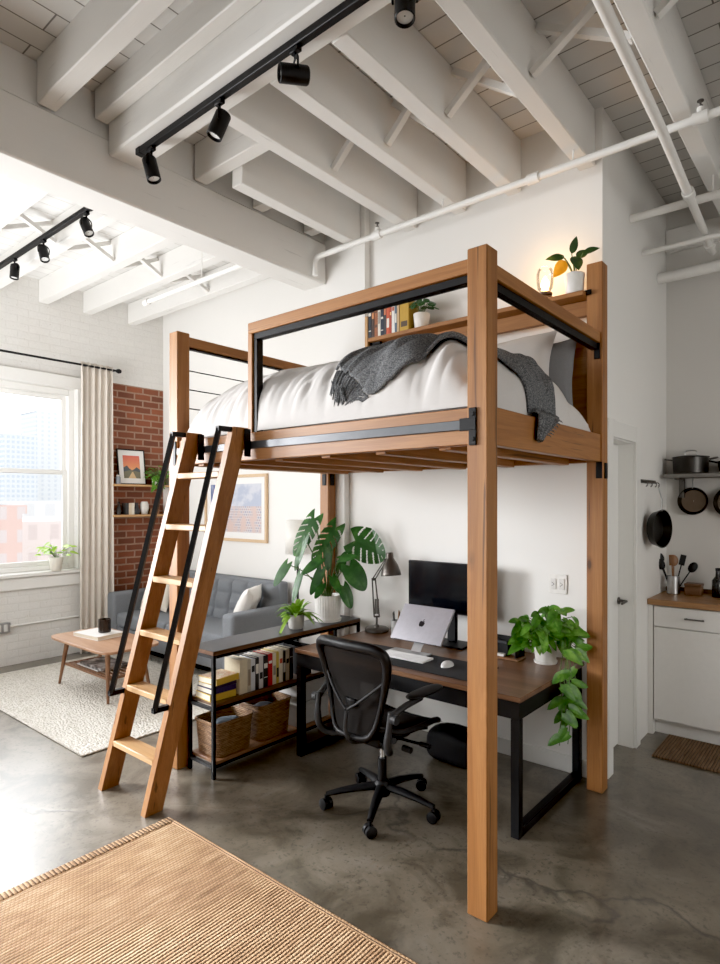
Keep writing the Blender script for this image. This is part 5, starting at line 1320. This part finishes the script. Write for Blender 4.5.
for s_ in (1, -1): MB().tube(smoothpath([(c[0]+s_*.12, c[1]-.03, KZ+.105), (c[0]+s_*.17, c[1]-.025, KZ+.115), (c[0]+s_*.17, c[1]+.025, KZ+.115), (c[0]+s_*.12, c[1]+.03, KZ+.105)], 4), .005, 8).build('side_handle', DSTEEL, r)
c = (-.70, 5.060, KZ); r = thing('saucepan', 'black saucepan beside the lidded pot on the kitchen shelf', 'pan', c)
MB().lathe([(.08, 0), (.10, .02), (.112, .085), (.106, .085), (.09, .02), (.003, .012)], c, 28).build('pan_body', PAN, r); MB().tube([(c[0]-.10, c[1]-.02, KZ+.075), (c[0]-.16, c[1]-.05, KZ+.09)], .008, 8).build('handle', PAN, r)
def hang_pan(cx, y, cz, R, hl, label, nrm, top, inner, depth=.045):
    r = thing('frying_pan', label, 'pan', (cx, y, cz-R), group='pans hanging in the kitchen'); M = Matrix.Translation((cx, y, cz)) @ look(nrm)
    MB().lathe([(.003, 0), (R*.80, 0), (R*.86, .004), (R, depth), (R*.96, depth), (R*.80, .008), (.003, .006)], (0,0,0), 36, M, close=False).build('pan_body', PAN, r)
    MB().lathe([(.003, -.0005), (R*.62, -.0005), (R*.80, -.001)] if inner == 'back' else [(.003, .0075), (R*.7, .0080), (R*.79, .0095)], (0,0,0), 30, M, close=False).build('pan_base', plain('worn_steel', (.17, .13, .10), .35, .8), r)
    nv = Vector(nrm).normalized()
    p0 = Vector((cx, y, cz+R*.92))+nv*depth*.9; p1 = Vector((cx, y, cz+R+hl))+nv*depth*.5
    o = MB(); o.tube([p0, p0.lerp(p1, .5)+nv*.012, p1], [.009, .007, .010], 8, flat=.5); o.build('handle', STEEL, r)
    o = MB(); o.tube(smoothpath([p1+UP*.0, p1+UP*.02, p1+UP*.02-nv*.0, (p1.x, p1.y, top)], 3), .0035, 6); o.build('hook', DSTEEL, r)
    return r
hang_pan(-.985, YK-.012, 1.665, .105, .10, 'round frying pan hanging under the kitchen shelf below the pot', (0,-1,0), 1.838, 'in')
hang_pan(-.735, YK-.012, 1.655, .115, .10, 'larger black frying pan hanging under the shelf beside the smaller one', (0,-1,0), 1.838, 'in')
r = thing('hook_rail', 'dark metal hook rail on the door wall beside the kitchen shelf', 'hook rail', (XD+.01, 4.63, 1.80))
B(XD+.001, XD+.008, 4.42, 4.84, 1.79, 1.815, .002).build('rail', DSTEEL, r)
for y in (4.48, 4.60, 4.72, 4.80):
    o = MB(); o.tube(smoothpath([(XD+.009, y, 1.80), (XD+.035, y, 1.795), (XD+.04, y, 1.775), (XD+.03, y, 1.765)], 3), .004, 6); o.build('hook', DSTEEL, r)
hang_pan(XD+.055, 4.60, 1.47, .135, .15, 'deep black pan with wire handle hanging on the door wall', (1, -.25, 0), 1.772, 'back', .06)
c = (-1.09, 5.000, .9675); tag(MB().lathe([(.04, 0), (.044, .003), (.044, .135), (.041, .135), (.04, .006), (.003, .006)], c, 24).build('utensil_crock', STEEL), 'brushed steel crock full of utensils on the kitchen counter', 'crock')
def utensil(nm, label, top, m, head):
    o = MB(); b = Vector((c[0], c[1], c[2]+.01)); t_ = Vector(c)+Vector(top); b = b+Vector((top[0]*.12, top[1]*.12, 0)); o.tube([b, t_], .005, 6)
    d_ = (t_-b).normalized(); M = Matrix.Translation(t_+d_*.03) @ look(Vector((.3, -1, .1)), d_)
    if head == 'round':
        def f_(u, v): a = 2*pi*v; return (.030*u*cos(a), .042*u*sin(a), .012*(1-u*u))
        o.grid(f_, 5, 18, M=M); 
    else: o.box(-.02, .02, -.035, .045, -.002, .003, .002, M=M)
    r_ = o.build(nm, m, merge=True); return tag(r_, label, 'utensil', 'utensils in the crock')
utensil('ladle', 'black ladle leaning to the wall side of the crock', (-.085, .0, .235), BLKP, 'round')
utensil('serving_spoon', 'black serving spoon low on the wall side of the crock', (-.07, -.03, .19), BLKP, 'round')
utensil('wooden_spoon', 'wooden spoon standing in the middle of the crock', (.005, -.01, .22), WALM[2], 'round')
utensil('wooden_spatula', 'flat wooden spatula in the middle of the crock', (-.012, .015, .215), OAK[2], 'flat')
utensil('spatula', 'black flat spatula upright behind the wooden spoon in the crock', (.05, .02, .22), BLKP, 'flat')
utensil('slotted_spoon', 'black spoon leaning far out of the crock toward the box', (.115, .0, .18), BLKP, 'round')
r = thing('recipe_box', 'small dark wooden box on the kitchen counter', 'box', (-.96, 5.010, .9675)); B(-1.01, -.90, 4.970, 5.060, .9675, 1.035, .004).build('body', WAL[0], r); B(-1.013, -.897, 4.967, 5.063, 1.0355, 1.055, .004).build('lid', WAL[0], r)
c = (-.80, 5.010, .9675); r = thing('bottle', 'black bottle on the kitchen counter next to the wooden box', 'bottle', c)
MB().lathe([(.035, 0), (.038, .004), (.038, .12), (.016, .15), (.014, .19)], c, 20).build('body', plain('black_glass', (.015, .014, .013), .2), r); MB().lathe([(.016, .19), (.016, .21), (.003, .212)], c, 14).build('cap', BLK, r)

# ================================================================== CITY OUTSIDE
def bld_mat(name, wallc, winc, w=1.6, h=3.0, mort=.5):
    t = NT(name); sp = t.n('ShaderNodeSeparateXYZ'); t.l(t.tc.outputs['Object'], sp.inputs[0])
    fy = t.math('FRACT', t.math('DIVIDE', t.math('ADD', sp.outputs[1], 500.0), w)); fx = t.math('FRACT', t.math('DIVIDE', t.math('ADD', sp.outputs[0], 500.0), w)); fz = t.math('FRACT', t.math('DIVIDE', sp.outputs[2], h))
    a = t.math('MULTIPLY', t.math('GREATER_THAN', fy, mort), t.math('GREATER_THAN', fz, .45))
    return t.fin(t.mix(a, wallc, winc), .7)
def building(x0, x1, y0, y1, z1, m, label, setback=None, z0=-30):
    o = MB(); o.box(x0, x1, y0, y1, z0, z1)
    if setback: o.box(x0+2, x1-2, y0+setback, y1-setback, z1, z1+3)
    o.box(x0, x1, y0-.3, y1+.3, z1, z1+.6)
    tag(o.build('city_building', m, smooth=0), label, 'building', 'city buildings beyond the window')
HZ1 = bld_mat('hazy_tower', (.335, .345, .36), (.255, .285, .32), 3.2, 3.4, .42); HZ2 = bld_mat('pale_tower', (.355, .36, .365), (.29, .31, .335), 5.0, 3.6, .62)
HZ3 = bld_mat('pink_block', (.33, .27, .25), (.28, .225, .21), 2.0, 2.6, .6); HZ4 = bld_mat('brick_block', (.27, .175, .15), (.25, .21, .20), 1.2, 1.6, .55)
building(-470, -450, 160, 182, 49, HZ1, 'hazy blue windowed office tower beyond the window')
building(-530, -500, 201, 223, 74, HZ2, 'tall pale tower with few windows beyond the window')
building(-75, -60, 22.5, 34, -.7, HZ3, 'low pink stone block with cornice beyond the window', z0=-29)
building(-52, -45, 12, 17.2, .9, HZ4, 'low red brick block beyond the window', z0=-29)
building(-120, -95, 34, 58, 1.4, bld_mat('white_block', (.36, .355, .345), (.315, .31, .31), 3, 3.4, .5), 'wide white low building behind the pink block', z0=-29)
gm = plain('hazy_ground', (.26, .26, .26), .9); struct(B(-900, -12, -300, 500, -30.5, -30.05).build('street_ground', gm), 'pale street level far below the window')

# ================================================================== LIGHT, WORLD, CAMERA
w = bpy.data.worlds.new('sky'); bpy.context.scene.world = w; w.use_nodes = True; nt = w.node_tree; nt.nodes.clear()
bg_ = nt.nodes.new('ShaderNodeBackground'); ow = nt.nodes.new('ShaderNodeOutputWorld'); nt.links.new(bg_.outputs[0], ow.inputs[0])
bg_.inputs[0].default_value = (.93, .97, 1.0, 1); bg_.inputs[1].default_value = 4.6
def area(name, loc, target, sx, sy, power, col=(1,1,1), spread=180):
    l = bpy.data.lights.new(name, 'AREA'); l.shape = 'RECTANGLE'; l.size = sx; l.size_y = sy; l.energy = power; l.color = col; l.spread = radians(spread)
    o = bpy.data.objects.new(name, l); C.objects.link(o); o.location = loc
    o.rotation_euler = (Vector(target)-Vector(loc)).to_track_quat('-Z', 'Y').to_euler(); return o
area('window_daylight', (-8.6, 2.2, 4.6), (-5.2, 2.6, .9), 2.8, 2.6, 1050, (.97, .98, 1))
area('second_window_daylight', (-7.2, -.55, 2.3), (-2.4, 1.4, .2), 2.3, 2.0, 440, (.97, .98, 1), 95)
area('front_fill', (-3.2, -2.45, 2.2), (-2.3, 3.6, .7), 2.6, 1.4, 18, (.97, .985, 1), 65)  # added fill lamp inside the solid front wall, which has no window
area('living_bounce_fill', (-5.3, 0.2, 1.5), (-5.0, 2.9, 3.9), 2.2, 1.4, 85, (1, 1, 1), 120)  # added fill lamp standing in for light bounced onto the living ceiling
area('living_fill', (-4.3, -.7, 2.3), (-6.5, 3.2, 1.1), 2.0, 1.5, 22, (1, 1, .99), 90)
area('kitchen_fill', (2.45, 2.6, 1.9), (-1.2, 4.6, 1.3), 1.6, 1.4, 24, (1, .99, .96), 120)  # added fill lamp by the windowless east wall to brighten the kitchen
l = bpy.data.lights.new('candle_glow', 'POINT'); l.energy = 2; l.color = (1, .55, .2); l.shadow_soft_size = .03
o = bpy.data.objects.new('candle_glow', l); C.objects.link(o); o.location = (-1.47, 3.50, ZS+.22)

cam = bpy.data.cameras.new('camera'); co = bpy.data.objects.new('camera', cam); C.objects.link(co)
co.location = (0, 0, 1.65); co.rotation_euler = (pi/2, 0, radians(39.8))
cam.sensor_fit = 'HORIZONTAL'; cam.sensor_width = 36; cam.lens = 602/720*36; cam.shift_y = 21/720; cam.clip_start = .05; cam.clip_end = 2000
s = bpy.context.scene; s.camera = co
s.cycles.use_denoising = True; s.cycles.max_bounces = 8; s.cycles.diffuse_bounces = 5; s.cycles.transparent_max_bounces = 12; s.cycles.sample_clamp_indirect = 6; s.cycles.caustics_reflective = False; s.cycles.caustics_refractive = False
s.view_settings.view_transform = 'Standard'; s.view_settings.look = 'None'; s.view_settings.exposure = 0.0
s.view_settings.use_curve_mapping = True
cmv = s.view_settings.curve_mapping; cmv.black_level = (.0075, .0075, .0075); c3 = cmv.curves[3]; c3.points.new(.65, .65); c3.points[-1].location = (1, .93); cmv.update()
